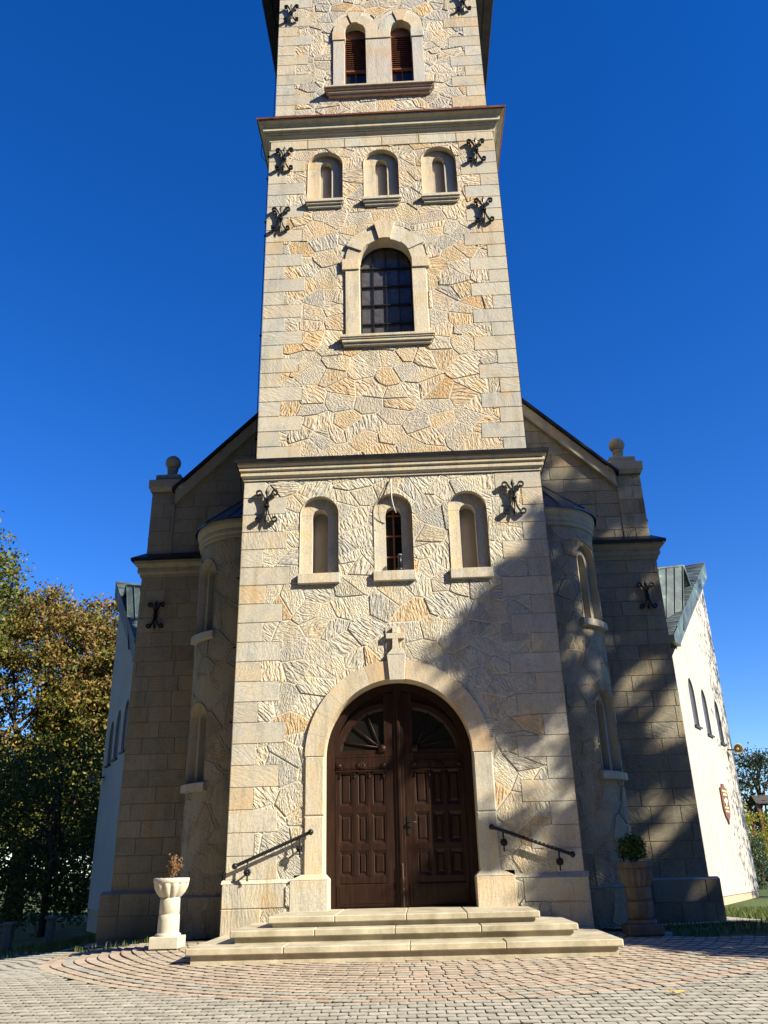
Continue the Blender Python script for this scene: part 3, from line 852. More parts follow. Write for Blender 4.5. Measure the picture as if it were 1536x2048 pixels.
# --- stair turrets in the corners between tower and nave
TX, TY, TR = 2.96, 1.6, .97
def on_turret(s):
    def mp(u, v, h):       # u arc length from the front, positive outwards
        a = u/TR; r = TR+h
        return (s*(TX+r*math.sin(a)), TY-r*math.cos(a), v)
    return mp
for s in (-1, 1):
    mb = MB(); mp = on_turret(s)
    A0, A1 = -.45*TR, 1.75*TR
    wins = [(.80*TR, 4.95, 6.10), (.80*TR, 2.30, 3.36)]
    hol = [H(arch(u, .30, a, b, 10)) for u, a, b in wins]
    # several narrow bands so the wall follows the curve
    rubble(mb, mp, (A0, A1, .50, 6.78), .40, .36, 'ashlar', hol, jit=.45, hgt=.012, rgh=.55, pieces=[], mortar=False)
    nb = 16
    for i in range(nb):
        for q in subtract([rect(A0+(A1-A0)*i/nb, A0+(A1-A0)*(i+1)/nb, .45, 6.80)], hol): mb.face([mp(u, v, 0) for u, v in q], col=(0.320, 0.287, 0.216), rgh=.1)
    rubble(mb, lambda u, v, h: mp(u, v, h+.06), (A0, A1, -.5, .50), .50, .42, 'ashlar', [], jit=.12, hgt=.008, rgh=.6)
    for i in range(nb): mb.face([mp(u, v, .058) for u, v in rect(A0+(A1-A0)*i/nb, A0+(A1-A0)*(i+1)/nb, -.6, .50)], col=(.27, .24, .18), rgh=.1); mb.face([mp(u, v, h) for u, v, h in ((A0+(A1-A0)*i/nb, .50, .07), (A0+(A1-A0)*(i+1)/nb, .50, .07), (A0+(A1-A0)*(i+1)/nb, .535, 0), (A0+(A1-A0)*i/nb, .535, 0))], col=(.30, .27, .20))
    if s < 0:
        for i, f in enumerate(mb.f): mb.f[i] = tuple(reversed(f))
    to = mb.build('stair_turret', STONE, church)
    for u, a, b in wins:
        w = MB(); hw = .30
        po = arch(u, hw, a, b, 10); pi_ = arch(u, .13, a+.02, b+.02, 10); n = len(po)
        for i in range(n):
            j = (i+1) % n
            w.face([mp(*po[i], .02), mp(*po[j], .02), mp(*po[j], -.12), mp(*po[i], -.12)], col=(0.400, 0.369, 0.288))
            w.face([mp(*po[i], -.12), mp(*po[j], -.12), mp(*pi_[j], -.12), mp(*pi_[i], -.12)], col=(0.400, 0.369, 0.288))
            w.face([mp(*pi_[i], -.12), mp(*pi_[j], -.12), mp(*pi_[j], -.26), mp(*pi_[i], -.26)], col=(0.384, 0.353, 0.272))
        wo = w.build('niche', STONE, church)
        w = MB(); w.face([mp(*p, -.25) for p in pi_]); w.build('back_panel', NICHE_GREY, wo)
        w = MB(); k = 8
        for i in range(k):
            u0, u1 = u-.36+.72*i/k, u-.36+.72*(i+1)/k
            for (h0, z0, h1, z1) in ((-.12, a+.02, .10, a-.03), (.10, a-.03, .10, a-.15), (.10, a-.15, -.02, a-.17)):
                w.face([mp(u0, z0, h0), mp(u1, z0, h0), mp(u1, z1, h1), mp(u0, z1, h1)], col=(0.416, 0.385, 0.304))
        for uu in (u-.36, u+.36): w.face([mp(uu, a+.02, -.1), mp(uu, a-.03, .10), mp(uu, a-.15, .10), mp(uu, a-.17, -.02)], col=(0.416, 0.385, 0.304))
        w.build('sill', STONE, wo)
    c = MB()
    ang = lambda a: a
    prof = [(TR, 6.72), (TR+.035, 6.73), (TR+.035, 6.80), (TR+.06, 6.82), (TR+.06, 6.88), (TR+.05, 6.90), (TR+.085, 6.96), (TR+.10, 7.0), (TR+.10, 7.08), (TR+.08, 7.09)]
    c.lathe(prof, s*TX, TY, 40, a0=-PI, a1=PI, col=(0.376, 0.344, 0.256), smooth=False)
    c.build('cornice', STONE, to)
    r = MB(); n = 14; rim = TR+.15
    pts = [(s*TX+rim*math.sin(-.6*PI*s+ (1.2*PI*s)*0+2*PI*i/24), TY-rim*math.cos(-.6*PI*s+2*PI*i/24), 7.09) for i in range(25)]
    apex = (s*(TX-.15), 2.38, 8.62)
    for a, b in zip(pts, pts[1:]):
        r.face([a, b, apex]); r.face([a, b, (b[0], b[1], 7.13-.075), (a[0], a[1], 7.13-.075)])
    for a in pts[::2]: r.tube([(a[0], a[1], a[2]+.01), (apex[0], apex[1], apex[2]+.01)], [.018, .012], 5)
    r.build('roof', TURRET_ROOF, to)

# ================================================================== NAVE
YN = 2.4; WN = 5.45
WARP = (.992, 1.001, .13)
nv = MB()
def ashlar(mb, mp, reg, hgt, cuts, pal='ashlar', holes=(), wr=(.42, .95)):
    u0, u1, v0, v1 = reg; n = round((v1-v0)/hgt); dz = (v1-v0)/n
    for i in range(n):
        u = u0-rng.uniform(0, .5)
        while u < u1:
            w = rng.uniform(*wr); p = rect(max(u, u0)+.004, min(u+w, u1)-.004, v0+i*dz+.004, v0+(i+1)*dz-.004); u += w
            if p[1][0]-p[0][0] < .03: continue
            for (a, b, c) in cuts:
                p = clip(p, a, b, c)
                if len(p) < 3: break
            if len(p) > 2 and abs(area(p)) > .003: stone(mb, mp, p, .010*rng.uniform(.8, 1.3), .006, pick(pal, .06), rng.uniform(0, PI), rng.uniform(.05, .22), holes)
for s in (-1, 1):
    lo, hi = (2.5, WN) if s > 0 else (-WN, -2.5)
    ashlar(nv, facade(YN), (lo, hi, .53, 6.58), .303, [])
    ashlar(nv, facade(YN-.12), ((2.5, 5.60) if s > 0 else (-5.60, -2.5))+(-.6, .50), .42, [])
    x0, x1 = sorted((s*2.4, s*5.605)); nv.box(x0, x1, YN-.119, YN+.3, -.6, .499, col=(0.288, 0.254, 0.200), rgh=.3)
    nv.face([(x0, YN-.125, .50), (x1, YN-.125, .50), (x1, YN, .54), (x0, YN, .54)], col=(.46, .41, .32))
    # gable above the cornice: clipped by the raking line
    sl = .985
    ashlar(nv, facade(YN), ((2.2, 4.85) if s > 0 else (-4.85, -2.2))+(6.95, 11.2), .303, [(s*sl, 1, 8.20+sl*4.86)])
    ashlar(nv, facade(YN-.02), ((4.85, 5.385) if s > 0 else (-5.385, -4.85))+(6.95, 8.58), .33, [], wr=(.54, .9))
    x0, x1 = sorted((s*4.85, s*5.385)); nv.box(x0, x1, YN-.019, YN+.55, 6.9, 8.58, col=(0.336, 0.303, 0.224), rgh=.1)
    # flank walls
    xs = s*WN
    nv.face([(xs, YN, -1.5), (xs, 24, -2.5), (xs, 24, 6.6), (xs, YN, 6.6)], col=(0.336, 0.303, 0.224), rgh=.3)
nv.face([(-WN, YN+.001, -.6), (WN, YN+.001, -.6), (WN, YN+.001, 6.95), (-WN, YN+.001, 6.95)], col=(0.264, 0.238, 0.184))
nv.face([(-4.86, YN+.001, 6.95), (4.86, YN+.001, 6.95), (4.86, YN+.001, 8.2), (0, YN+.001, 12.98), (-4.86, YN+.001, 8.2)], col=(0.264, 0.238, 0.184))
nv.build('nave_wall', STONE, church)
mb = MB(); mb.ring((-WN, WN, YN, 24), [(0, 6.57), (.03, 6.57), (.03, 6.62), (.07, 6.66), (.08, 6.66), (.08, 6.74), (.07, 6.75), (.12, 6.80), (.15, 6.83), (.15, 6.90), (.0, 6.92)], col=(0.368, 0.336, 0.248), rgh=.05)
nco = mb.build('cornice', STONE, church)
mb = MB(); mb.ring((-WN, WN, YN, 24), [(.15, 6.895), (.20, 6.885), (.21, 6.95), (-.09, 7.17)]); mb.build('flashing', SHEET, nco)
# roof
mb = MB()
for s in (-1, 1):
    mb.face([(s*5.5, YN+.25, 7.55), (s*5.5, 24, 7.55), (0, 24, 12.97), (0, YN+.25, 12.97)])
mb.build('nave_roof', SHEET, church)
# raking coping with a metal capping
for s in (-1, 1):
    sl = .985; t = .30
    def L(x): return 8.22+(4.86-x)*sl
    a, b = 4.84, 1.2
    P = [(s*a, L(a)-.02), (s*a, L(a)+t), (s*b, L(b)+t), (s*b, L(b)-.02)]
    if s > 0: P = P[::-1]
    mb = MB(); mb.prism(P if area(P) > 0 else P[::-1], YN-.12, YN+.35, .01, col=(0.360, 0.328, 0.248), rgh=.05)
    P2 = [(s*b, L(b)+.10), (s*a, L(a)+.10), (s*a, L(a)-.08), (s*b, L(b)-.08)]
    go = mb.build('gable_coping', STONE, church)
    mb = MB(); P = [(s*(a+.06), L(a+.06)+t+.01), (s*(a+.06), L(a+.06)+t+.08), (s*b, L(b)+t+.08), (s*b, L(b)+t+.01)]
    mb.prism(P if area(P) > 0 else P[::-1], YN-.20, YN+.6); mb.build('flashing', SHEET, go)
    # pier cap and ball finial
    cxp = s*5.06; cy = YN+.25
    mb = MB()
    mb.cbox(cxp-.39, cxp+.39, cy-.39, cy+.39, 8.60, 8.80, .012, col=(0.368, 0.336, 0.248))
    mb.mesh([(cxp-.34, cy-.34, 8.52), (cxp+.34, cy-.34, 8.52), (cxp+.34, cy+.34, 8.52), (cxp-.34, cy+.34, 8.52), (cxp-.38, cy-.38, 8.60), (cxp+.38, cy-.38, 8.60), (cxp+.38, cy+.38, 8.60), (cxp-.38, cy+.38, 8.60)],
            [(0, 1, 5, 4), (1, 2, 6, 5), (2, 3, 7, 6), (3, 0, 4, 7)], col=(0.368, 0.336, 0.248))
    mb.cbox(cxp-.28, cxp+.28, cy-.28, cy+.28, 8.80, 8.97, .012, col=(0.360, 0.328, 0.248))
    mb.build('pier_cap', STONE, church)
    mb = MB(); mb.lathe([(.15, 8.97), (.135, 9.0), (.115, 9.1), (.11, 9.17), (.125, 9.19), (.125, 9.22), (.10, 9.24), (.10, 9.26)], cxp, cy, 24, col=(0.368, 0.344, 0.272))
    mb.ball((cxp, cy, 9.38), .175, 14, col=(0.368, 0.344, 0.272)); mb.build('ball_finial', STONE, church)
WARP = (1, 1.01, 0)
# lightning conductor down the flank of the tower and drainpipe
mb = MB()
path = [(-2.62, .75, 22.0), (-2.66, .75, 17.3), (-2.925, .75, 16.95), (-2.925, .75, 16.6), (-2.74, .75, 16.3), (-2.74, .7, 12.0), (-2.74, .7, 8.4), (-3.02, .7, 8.05), (-2.98, .7, 7.6), (-2.86, .5, 7.3), (-2.86, .5, 2.1)]
mb.tube(path, .009, 5)
for z in (21.2, 19.5, 17.35, 16.5, 15.8, 14.5, 14.1, 11.4, 8.9):
    xx = -W2 if z < 16.9 else -W3; mb.box(xx-.17, xx+.02, .69, .71, z-.012, z+.012); mb.box(xx-.18, xx-.13, .68, .72, z-.02, z+.02)
for z in (7.2, 5.9, 4.6, 3.3): mb.box(-2.95, -W1, .49, .51, z-.012, z+.012)
mb.tube([(-2.87, .5, 2.15), (-2.87, .5, -.05)], .024, 8)
mb.build('lightning_conductor', IRON, church)

WARP = None
# ================================================================== WHITE ANNEXES
def annex(side, far, zt0, zt1, wins, label, has_plaque):
    """oblique white wall running outwards behind the nave; local frame: s along the wall, h out of it"""
    s = side; N = Vector((s*8.21, 10.73, 0)); d = Vector((s*.499, .8666, 0)); n = Vector((s*.8666, -.499, 0))
    def P(a, z, h=0.): q = N+d*a+n*h; return (q.x, q.y, z)
    o = thing('church_annex', label, 'building', (N.x, N.y, -.2), 'white annexes flanking the church')
    def g(a): return -.13-.008*a
    def top(a): return zt0+(zt1-zt0)*a/far
    LO = -3.2
    mp = lambda u, v, h: P(u, v, h)
    wall = [(LO, g(LO)+.12), (far, g(far)+.12), (far, top(far)), (LO, top(LO))]
    hol = [H(arch(u, .36, a, b-.54, 10, 1.5)) for u, a, b in wins]
    mb = MB()
    for q in subtract([wall], hol): mb.face([P(u, v) for u, v in q])
    # thin vertical seams of the cladding
    for a in np.arange(-2.6, far, .62):
        hs = [H(rect(u-.46, u+.46, z0-.2, z1+.1)) for u, z0, z1 in wins]
        for q in subtract([rect(a-.010, a+.010, g(a)+.13, top(a)-.02)], hs): mb.face([P(u, v, .005) for u, v in q])
    # back and end
    q = -6.0
    mb.face([P(far, g(far)), P(far, g(far)-.3, q), P(far, top(far), q), P(far, top(far))])
    for (u, a, b) in wins:
        po = arch(u, .36, a, b-.54, 10, 1.5)
        for i in range(len(po)):
            p1, p2 = po[i], po[(i+1) % len(po)]
            mb.face([P(*p1), P(*p2), P(*p2, -.07), P(*p1, -.07)])
    mb.build('wall', PLASTER, o)
    mb = MB(); mb.face([P(LO, g(LO)-.5, -.03), P(far, g(far)-.5, -.03), P(far, g(far)+.12, -.03), P(LO, g(LO)+.12, -.03)], col=(.45, .37, .27), rgh=.3); mb.build('plinth', STONE, o)
    for (u, a, b) in wins:
        mb = MB(); mb.face([P(*p, -.055) for p in arch(u, .36, a, b-.54, 10, 1.5)]); wo = mb.build('window', FROST, o)
        mb = MB()
        vs = [P(u-.40, a, -.1), P(u+.40, a, -.1), P(u+.40, a, .07), P(u-.40, a, .07), P(u-.40, a-.05, -.1), P(u+.40, a-.05, -.1), P(u+.40, a-.05, .07), P(u-.40, a-.05, .07)]
        mb.mesh(vs, [(0, 1, 2, 3), (3, 2, 6, 7), (4, 5, 6, 7), (0, 3, 7, 4), (1, 2, 6, 5)]); mb.build('sill', SHEET, wo)
    # copper roof: verge with fascia, valley strip and the seamed slope behind
    k = (zt1-zt0)/far
    mb = MB()
    def strip(a0, z0, a1, z1, h0, h1, dz0=0., dz1=0.):
        mb.face([P(a0, z0, h0), P(a1, z1, h0), P(a1, z1+dz1, h1), P(a0, z0+dz0, h1)])
    A, B = -.75, far+.75
    vz = lambda a: zt0+k*a
    t = .62
    mb.face([P(0, vz(0)-.02, .10), P(B, vz(B)-.02, .10), P(B, vz(B)+t, .12), P(0, vz(0)+t, .12)])      # fascia
    mb.face([P(0, vz(0)-.02, .10), P(B, vz(B)-.02, .10), P(B, vz(B)-.0, -.1), P(0, vz(0)-.0, -.1)])     # soffit
    mb.face([P(A, vz(A)+t, .12), P(B, vz(B)+t, .12), P(B, vz(B)+t, -1.2), P(A, vz(A)+t, -1.2)])        # top strip
    mb.face([P(B, vz(B)-.02, .10), P(B, vz(B)+t, .12), P(B, vz(B)+t, -1.2), P(B, vz(B)-.02, -1.2)])
    mb.face([P(A, vz(A)+t, -1.2), P(B, vz(B)+t, -1.2), P(B, vz(B)-.3, -1.22), P(A, vz(A)-.3, -1.22)])
    zb, zc = zt0-.04, zt0+t-.02
    mb.face([P(A, zb, .14), P(0, zb, .14), P(.02, zc, .14), P(A, vz(A)+t, .14)])            # boxed eave
    mb.face([P(A, zb, .14), P(A, vz(A)+t, .14), P(A, vz(A)+t, -3.2), P(A, zb, -3.2)])
    mb.face([P(A, zb, .14), P(0, zb, .14), P(0, zb, -3.2), P(A, zb, -3.2)])
    mb.face([P(0, zb, .14), P(.02, zc, .14), P(.02, zc, .10), P(0, zb, .10)])
    for a in np.arange(A+.25, B, .42):                                                        # seams of the strip
        mb.tube([P(a, vz(a)+t+.012, .10), P(a, vz(a)+t+.012, -1.18)], .014, 4)
    # the slope behind
    ra, rb = Vector((s*9.64, 13.1, 10.18)), Vector((s*5.97, 12.0, 9.52))
    ea, eb = Vector((s*8.73, 11.4, 7.46)), Vector((s*5.22, 10.6, 6.95))
    mb.face([ea, eb, rb, ra])
    for i in range(13):
        u = i/12; mb.tube([ea.lerp(eb, u)+Vector((0, -.02, .02)), ra.lerp(rb, u)+Vector((0, -.02, .02))], .018, 4)
    mb.tube([ra, rb], .05, 5)
    r2 = ra+Vector((s*.55, 1.2, -.42)); mb.face([ra, ea, P(3.2, vz(3.2)+.15, -1.2), r2]); mb.tube([ra, r2], .05, 5)
    mb.build('roof', PATINA, o)
    # horn loudspeaker, hung on the wall: a thing of its own
    return o, P, g
anR, PR, gR = annex(1, 6.01, 6.85, 10.41, [(1.0, 4.59, 6.05), (2.62, 4.51, 5.95), (4.45, 4.43, 5.85)], 'sunlit white annex with copper roof to the right of the nave', True)
anL, PL, gL = annex(-1, 4.0, 6.95, 9.81, [(.80, 4.35, 5.91), (1.97, 4.25, 5.79), (2.99, 4.17, 5.58)], 'shaded white annex with copper roof to the left of the nave', False)

def speaker(P, a, z, label):
    q = Vector(P(a, z, .0)); n = (Vector(P(a, z, 1))-q); dd = (Vector(P(a+1, z))-q)
    o = thing('horn_loudspeaker', label, 'loudspeaker', q, 'horn loudspeakers on the annex walls')
    ax = (n*.55-dd*.83).normalized()            # faces back towards the square
    c = q+n*.34
    mb = MB(); e1 = ax.cross(Vector((0, 0, 1))).normalized(); e2 = e1.cross(ax)
    prof = [(.03, -.34), (.05, -.22), (.07, -.12), (.12, -.03), (.15, .05), (.165, .06), (.155, .045), (.12, -.05), (.06, -.10), (.002, -.10)]
    vs = []; n_ = 20
    for r, t in prof:
        for i in range(n_): w = 2*PI*i/n_; vs.append(c+ax*t+(e1*math.cos(w)+e2*math.sin(w))*r)
    mb.mesh(vs, [(l*n_+i, l*n_+(i+1) % n_, (l+1)*n_+(i+1) % n_, (l+1)*n_+i) for l in range(len(prof)-1) for i in range(n_)], smooth=True)
    mb.ball(c-ax*.02, .05, 8)
    mb.build('horn', HORN, o)
    mb = MB(); mb.tube([q, c-ax*.22], .025, 6); mb.build('bracket', IRON, o)
speaker(PR, 5.0, 4.28, 'beige horn loudspeaker on the sunlit annex beside its third window')
speaker(PL, 3.5, 3.85, 'horn loudspeaker on the shaded annex wall below the windows')

# plaque: brown wooden shield with a pale emblem between gilt lines
q = PR(2.98, 2.52)
plq = thing('plaque', 'brown wooden shield plaque with gilt lines and a pale emblem on the white wall', 'plaque', q)
mb = MB()
poly = [(-.48, .42), (-.48, -.18), (-.30, -.42), (-.08, -.54), (0, -.66), (.08, -.54), (.30, -.42), (.48, -.18), (.48, .42), (.2, .46), (.12, .56), (-.12, .56), (-.2, .46)]
poly = poly[::-1]
def PQ(u, v, h): return PR(2.98+u*.97, 2.52+v*.97, h)
mb.face([PQ(u, v, .05) for u, v in poly][::-1])
for i in range(len(poly)):
    a, b = poly[i], poly[(i+1) % len(poly)]; mb.face([PQ(*a, .05), PQ(*b, .05), PQ(*b, 0), PQ(*a, 0)])
mb.build('board', PLAQ, plq)
mb = MB()
for (u0, u1, v0, v1) in ((-.34, .36, .31, .37), (-.24, .28, .20, .27), (-.30, .30, -.19, -.14), (-.24, .26, -.30, -.24)):
    mb.face([PQ(u0, v0, .056), PQ(u1, v0, .056), PQ(u1, v1, .056), PQ(u0, v1, .056)])
mb.face([PQ(u, v, .057) for u, v in ((-.30, .10), (-.22, -.02), (-.05, -.03), (-.05, .07))]); mb.face([PQ(u, v, .057) for u, v in ((.30, .10), (.05, .07), (.05, -.03), (.22, -.02))])
mb.build('gilt_line', GOLD, plq)
mb = MB(); mb.face([PQ(u, v, .062) for u, v in ((-.05, .14), (-.20, .06), (-.08, .02), (-.05, -.10), (0, -.14), (.05, -.10), (.08, .02), (.20, .06), (.05, .14))]); mb.build('emblem', WHITEP, plq)

# ================================================================== STEPS, RAILS, URNS
steps = thing('entrance_steps', 'three broad sandstone steps below the wooden door', 'steps', (0, -1.2, -.1))
for i, (hw, yf, z0, z1) in enumerate(((2.76, -2.25, -.16, .075), (2.30, -1.78, .05, .235), (1.86, -1.42, .21, .375))):
    mb = MB(); th = .085; cuts = sorted([rng.uniform(-hw+.4, hw-.4) for _ in range(3)]); cuts = [-hw]+[hw*(-.5+.5*k)+rng.uniform(-.15, .15) for k in range(3)]+[hw]
    for a, b in zip(cuts, cuts[1:]):
        mb.cbox(a+(.0 if a == -hw else .0015), b-(.0 if b == hw else .0015), yf, -.02 if i < 2 else .345, z1-th, z1, .012)
    mb.box(-hw+.06, hw-.06, yf+.06, -.03, z0-.02, z1-th)
    mb.build('step', STEP, steps)

def handrail(a, b, label):
    A, B = Vector(a), Vector(b); o = thing('handrail', label, 'handrail', (A+B)/2, 'iron handrails beside the door')
    mb = MB(); n = 130; vs = []; d = (B-A).normalized(); w = d.cross(Vector((0, 1, 0))).normalized(); u = Vector((0, 1, 0))
    for i in range(n+1):           # twisted square bar
        p = A.lerp(B, i/n)
        for q in range(6): t = PI/3*q+i*.16; vs.append(p+(w*math.cos(t)+u*math.sin(t))*.028)
    mb.mesh(vs, [(l*6+q, l*6+(q+1) % 6, l*6+6+(q+1) % 6, l*6+6+q) for l in range(n) for q in range(6)])
    mb.build('rail', IRON, o)
    for p in (A, B): mb = MB(); mb.ball(p, .046, 10); mb.build('knob', IRON, o)
    for t in (.17, .86):
        p = A.lerp(B, t); z = p.z-.17; mb = MB()
        mb.tube([p, (p.x, p.y, z+.05), (p.x, p.y, z-.10)], .013, 6); mb.tube([(p.x, p.y, z), (p.x, .0, z)], .017, 6)
        for k in range(8):
            tt = 2*PI*k/8; mb.ball((p.x+.038*math.cos(tt), p.y-.012, z+.038*math.sin(tt)), .024, 5)
        mb.ball((p.x, p.y-.03, z), .024, 6); mb.ball((p.x, p.y, z-.115), .016, 5)
        mb.build('bracket', IRON, o)
handrail((-2.615, -.14, 1.03), (-1.44, -.14, 1.495), 'black twisted iron handrail on the sunny wall left of the door')
handrail((2.60, -.14, 1.075), (1.395, -.14, 1.50), 'black twisted iron handrail on the wall right of the door')

def fluted(mb, prof, cx, cy, lobes, amp, n=72, taper=None, **k):
    vs = []
    for l, (r, z) in enumerate(prof):
        am = amp*(taper[l] if taper else 1)
        for i in range(n):
            t = 2*PI*i/n; rr = r*(1-am+am*abs(math.cos(lobes*t/2))**.7)
            vs.append((cx+rr*math.sin(t), cy-rr*math.cos(t), z))
    mb.mesh(vs, [(l*n+i, l*n+(i+1) % n, l*n+n+(i+1) % n, l*n+n+i) for l in range(len(prof)-1) for i in range(n)], smooth=True, **k)
ux, uy = -3.43, -.70
urn = thing('stone_urn', 'pale cast-stone urn on a slim round column in full sun', 'urn', (ux, uy, -.036), 'planted urns flanking the church steps')
mb = MB(); mb.cbox(ux-.21, ux+.21, uy-.21, uy+.21, -.03, .125, .008); mb.lathe([(.185, .125), (.185, .15), (.165, .165), (.15, .17)], ux, uy, 32); mb.build('base', CONCRETE, urn)
mb = MB(); mb.lathe([(.155, .165), (.153, .33), (.149, .405), (.142, .41), (.142, .418), (.148, .423), (.143, .60), (.138, .635), (.12, .64)], ux, uy, 32); mb.build('column', CONCRETE, urn)
mb = MB(); fluted(mb, [(.13, .625), (.165, .645), (.215, .70), (.25, .77), (.258, .82), (.25, .828)], ux, uy, 12, .20, taper=[.5, 1, 1, .9, .55, 0])
mb.lathe([(.25, .826), (.258, .832), (.26, .885), (.252, .892), (.225, .892), (.22, .86)], ux, uy, 40); mb.build('bowl', CONCRETE, urn)
def pebbles(cx, cy, z, r, n, parent):
    mb = MB()
    mb.lathe([(.001, z+.012), (r*.6, z+.01), (r, z)], cx, cy, 20)
    for i in range(n):
        a, q = rng.uniform(0, 2*PI), r*math.sqrt(rng.random())*.95; mb.ball((cx+q*math.cos(a), cy+q*math.sin(a), z+.012), rng.uniform(.008, .017), 4, .7)
    mb.build('gravel', GRAVEL, parent)
pebbles(ux, uy, .872, .222, 90, urn)
ux2, uy2 = 3.45, -.42
urn2 = thing('stone_urn', 'dark weathered stone urn on a stout two-drum pedestal in the shade', 'urn', (ux2, uy2, -.02), 'planted urns flanking the church steps')
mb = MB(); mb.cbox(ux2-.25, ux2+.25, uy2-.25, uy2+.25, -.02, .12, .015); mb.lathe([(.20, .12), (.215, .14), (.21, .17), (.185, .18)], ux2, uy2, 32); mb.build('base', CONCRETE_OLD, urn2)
mb = MB()
def oct_(prof):
    n = 8; vs = []
    for r, z in prof:
        for i in range(n): t = 2*PI*(i+.5)/n; vs.append((ux2+r*math.sin(t), uy2-r*math.cos(t), z))
    mb.mesh(vs, [(l*n+i, l*n+(i+1) % n, l*n+n+(i+1) % n, l*n+n+i) for l in range(len(prof)-1) for i in range(n)])
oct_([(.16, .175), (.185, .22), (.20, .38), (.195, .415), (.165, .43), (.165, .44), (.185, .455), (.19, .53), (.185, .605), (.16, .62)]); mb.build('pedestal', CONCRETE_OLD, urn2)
mb = MB(); fluted(mb, [(.14, .60), (.185, .62), (.235, .70), (.252, .80), (.245, .85), (.22, .865)], ux2, uy2, 16, .20, taper=[.4, 1, 1, 1, .8, 0])
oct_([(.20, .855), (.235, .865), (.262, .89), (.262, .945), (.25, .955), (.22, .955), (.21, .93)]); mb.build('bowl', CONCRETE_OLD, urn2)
pebbles(ux2, uy2, .935, .21, 60, urn2)

# ------------------------------------------------------------------ foliage helpers
def leaves_obj(name, pts, size, pal, parent=None, origin=None, aspect=.55, weights=None, flat=0., material=None, colfun=None):
    """one quad leaf (folded on its midrib) per point"""
    n = len(pts); pts = np.asarray(pts)
    d = nrng.normal(size=(n, 3)); d[:, 2] -= .35; d /= np.linalg.norm(d, axis=1)[:, None]
    u = nrng.normal(size=(n, 3)); u[:, 2] *= (1-flat); u -= d*np.sum(u*d, axis=1)[:, None]; u /= np.linalg.norm(u, axis=1)[:, None]
    w = np.cross(d, u)
    L = (size*nrng.uniform(.6, 1.3, n))[:, None]; Wd = L*aspect
    a = pts-d*L*.5; b = pts+u*Wd*.5+w*Wd*.12; c = pts+d*L*.5; e = pts-u*Wd*.5+w*Wd*.12
    V = np.stack([a, b, c, e], axis=1).reshape(-1, 3)
    off = np.array(parent.location) if parent is not None else np.array(origin if origin is not None else (0, 0, 0))
    V = V-off
    me = bpy.data.meshes.new(name)
    F = np.arange(4*n).reshape(-1, 4)
    me.from_pydata(V.tolist(), [], F.tolist())
    P = np.array([p[:3] for p in pal])
    if colfun is not None: cc = colfun(pts)
    else:
        wts = np.array(weights if weights else [1]*len(pal), float); cc = P[nrng.choice(len(pal), n, p=wts/wts.sum())]
    cc = cc*nrng.uniform(.75, 1.25, (n, 1))
    ca = me.attributes.new('col', 'FLOAT_COLOR', 'CORNER')
    ca.data.foreach_set('color', np.repeat(np.concatenate([cc, np.ones((n, 1))], axis=1), 4, axis=0).astype(np.float32).ravel())
    me.materials.append(material or LEAF); me.update()
    o = bpy.data.objects.new(name, me); COL.objects.link(o)
    if parent is not None: o.parent = parent
    elif origin is not None: o.location = origin
    return o
def clumped(center, rad, nclump, per, csize, seed, squash=1., shell=.55):
    g = np.random.default_rng(seed)
    d = g.normal(size=(nclump, 3)); d /= np.linalg.norm(d, axis=1)[:, None]
    r = (shell+(1-shell)*g.random(nclump)**.6)[:, None]
    c = np.array(center)+d*r*np.array(rad)
    p = c[g.integers(0, nclump, nclump*per)]+g.normal(size=(nclump*per, 3))*csize*np.array([1, 1, squash])
    return p, c
def limbs(mb, base, top, r0, targets, seed=1, lean=(0, 0)):
    g = random.Random(seed); B, T = Vector(base), Vector(top)
    n = 8; pts = [B.lerp(T, i/n)+Vector((g.uniform(-.12, .12)*i/n*2, g.uniform(-.12, .12)*i/n*2, 0)) for i in range(n+1)]
    mb.tube(pts, [r0*(1.25 if i == 0 else 1-.78*i/n) for i in range(n+1)], 9)
    for t in targets:
        k = g.randint(2, n-1); s = pts[k]; e = Vector(t); m = s.lerp(e, .5)+Vector((g.uniform(-.2, .2), g.uniform(-.2, .2), .25))
        mb.tube([s, m, e], [r0*.36*(1-.5*k/n), r0*.2, r0*.06], 6)

# dead plant and box bush in the urns
dp = thing('dry_plant', 'withered brown plant standing in the pale sunny urn', 'plant', (ux, uy, .885))
mb = MB(); tips = []
for i in range(24):
    a = rng.uniform(0, 2*PI); h = rng.uniform(.14, .31); q = rng.uniform(.01, .10)
    e = (ux+.01+q*math.cos(a)+.03, uy+q*math.sin(a), .885+h); mb.tube([(ux+rng.uniform(-.03, .03), uy+rng.uniform(-.03, .03), .88), (ux+q*.4*math.cos(a), uy+q*.4*math.sin(a), .885+h*.6), e], [.005, .004, .002], 4); tips.append(e)
mb.build('stem', simple('dry_stem', (.22, .13, .07), .9), dp)
pp = []
for e in tips:
    for k in range(22): t = rng.uniform(.3, 1.05); pp.append((ux+(e[0]-ux)*t+rng.gauss(0, .018), uy+(e[1]-uy)*t+rng.gauss(0, .018), .885+(e[2]-.885)*t+rng.gauss(0, .012)))
leaves_obj('leaf_cluster', pp, .045, [(.30, .17, .08), (.38, .24, .12), (.22, .11, .05)], parent=dp, aspect=.3)
bb = thing('box_bush', 'round clipped green bush growing in the dark weathered urn', 'bush', (ux2, uy2, .94))
p, c = clumped((ux2, uy2, 1.14), (.21, .21, .19), 170, 15, .028, 5, shell=.3)
leaves_obj('foliage', p, .042, [(.035, .085, .015), (.06, .13, .025), (.02, .05, .01), (.10, .17, .04)], parent=bb)
mb = MB()
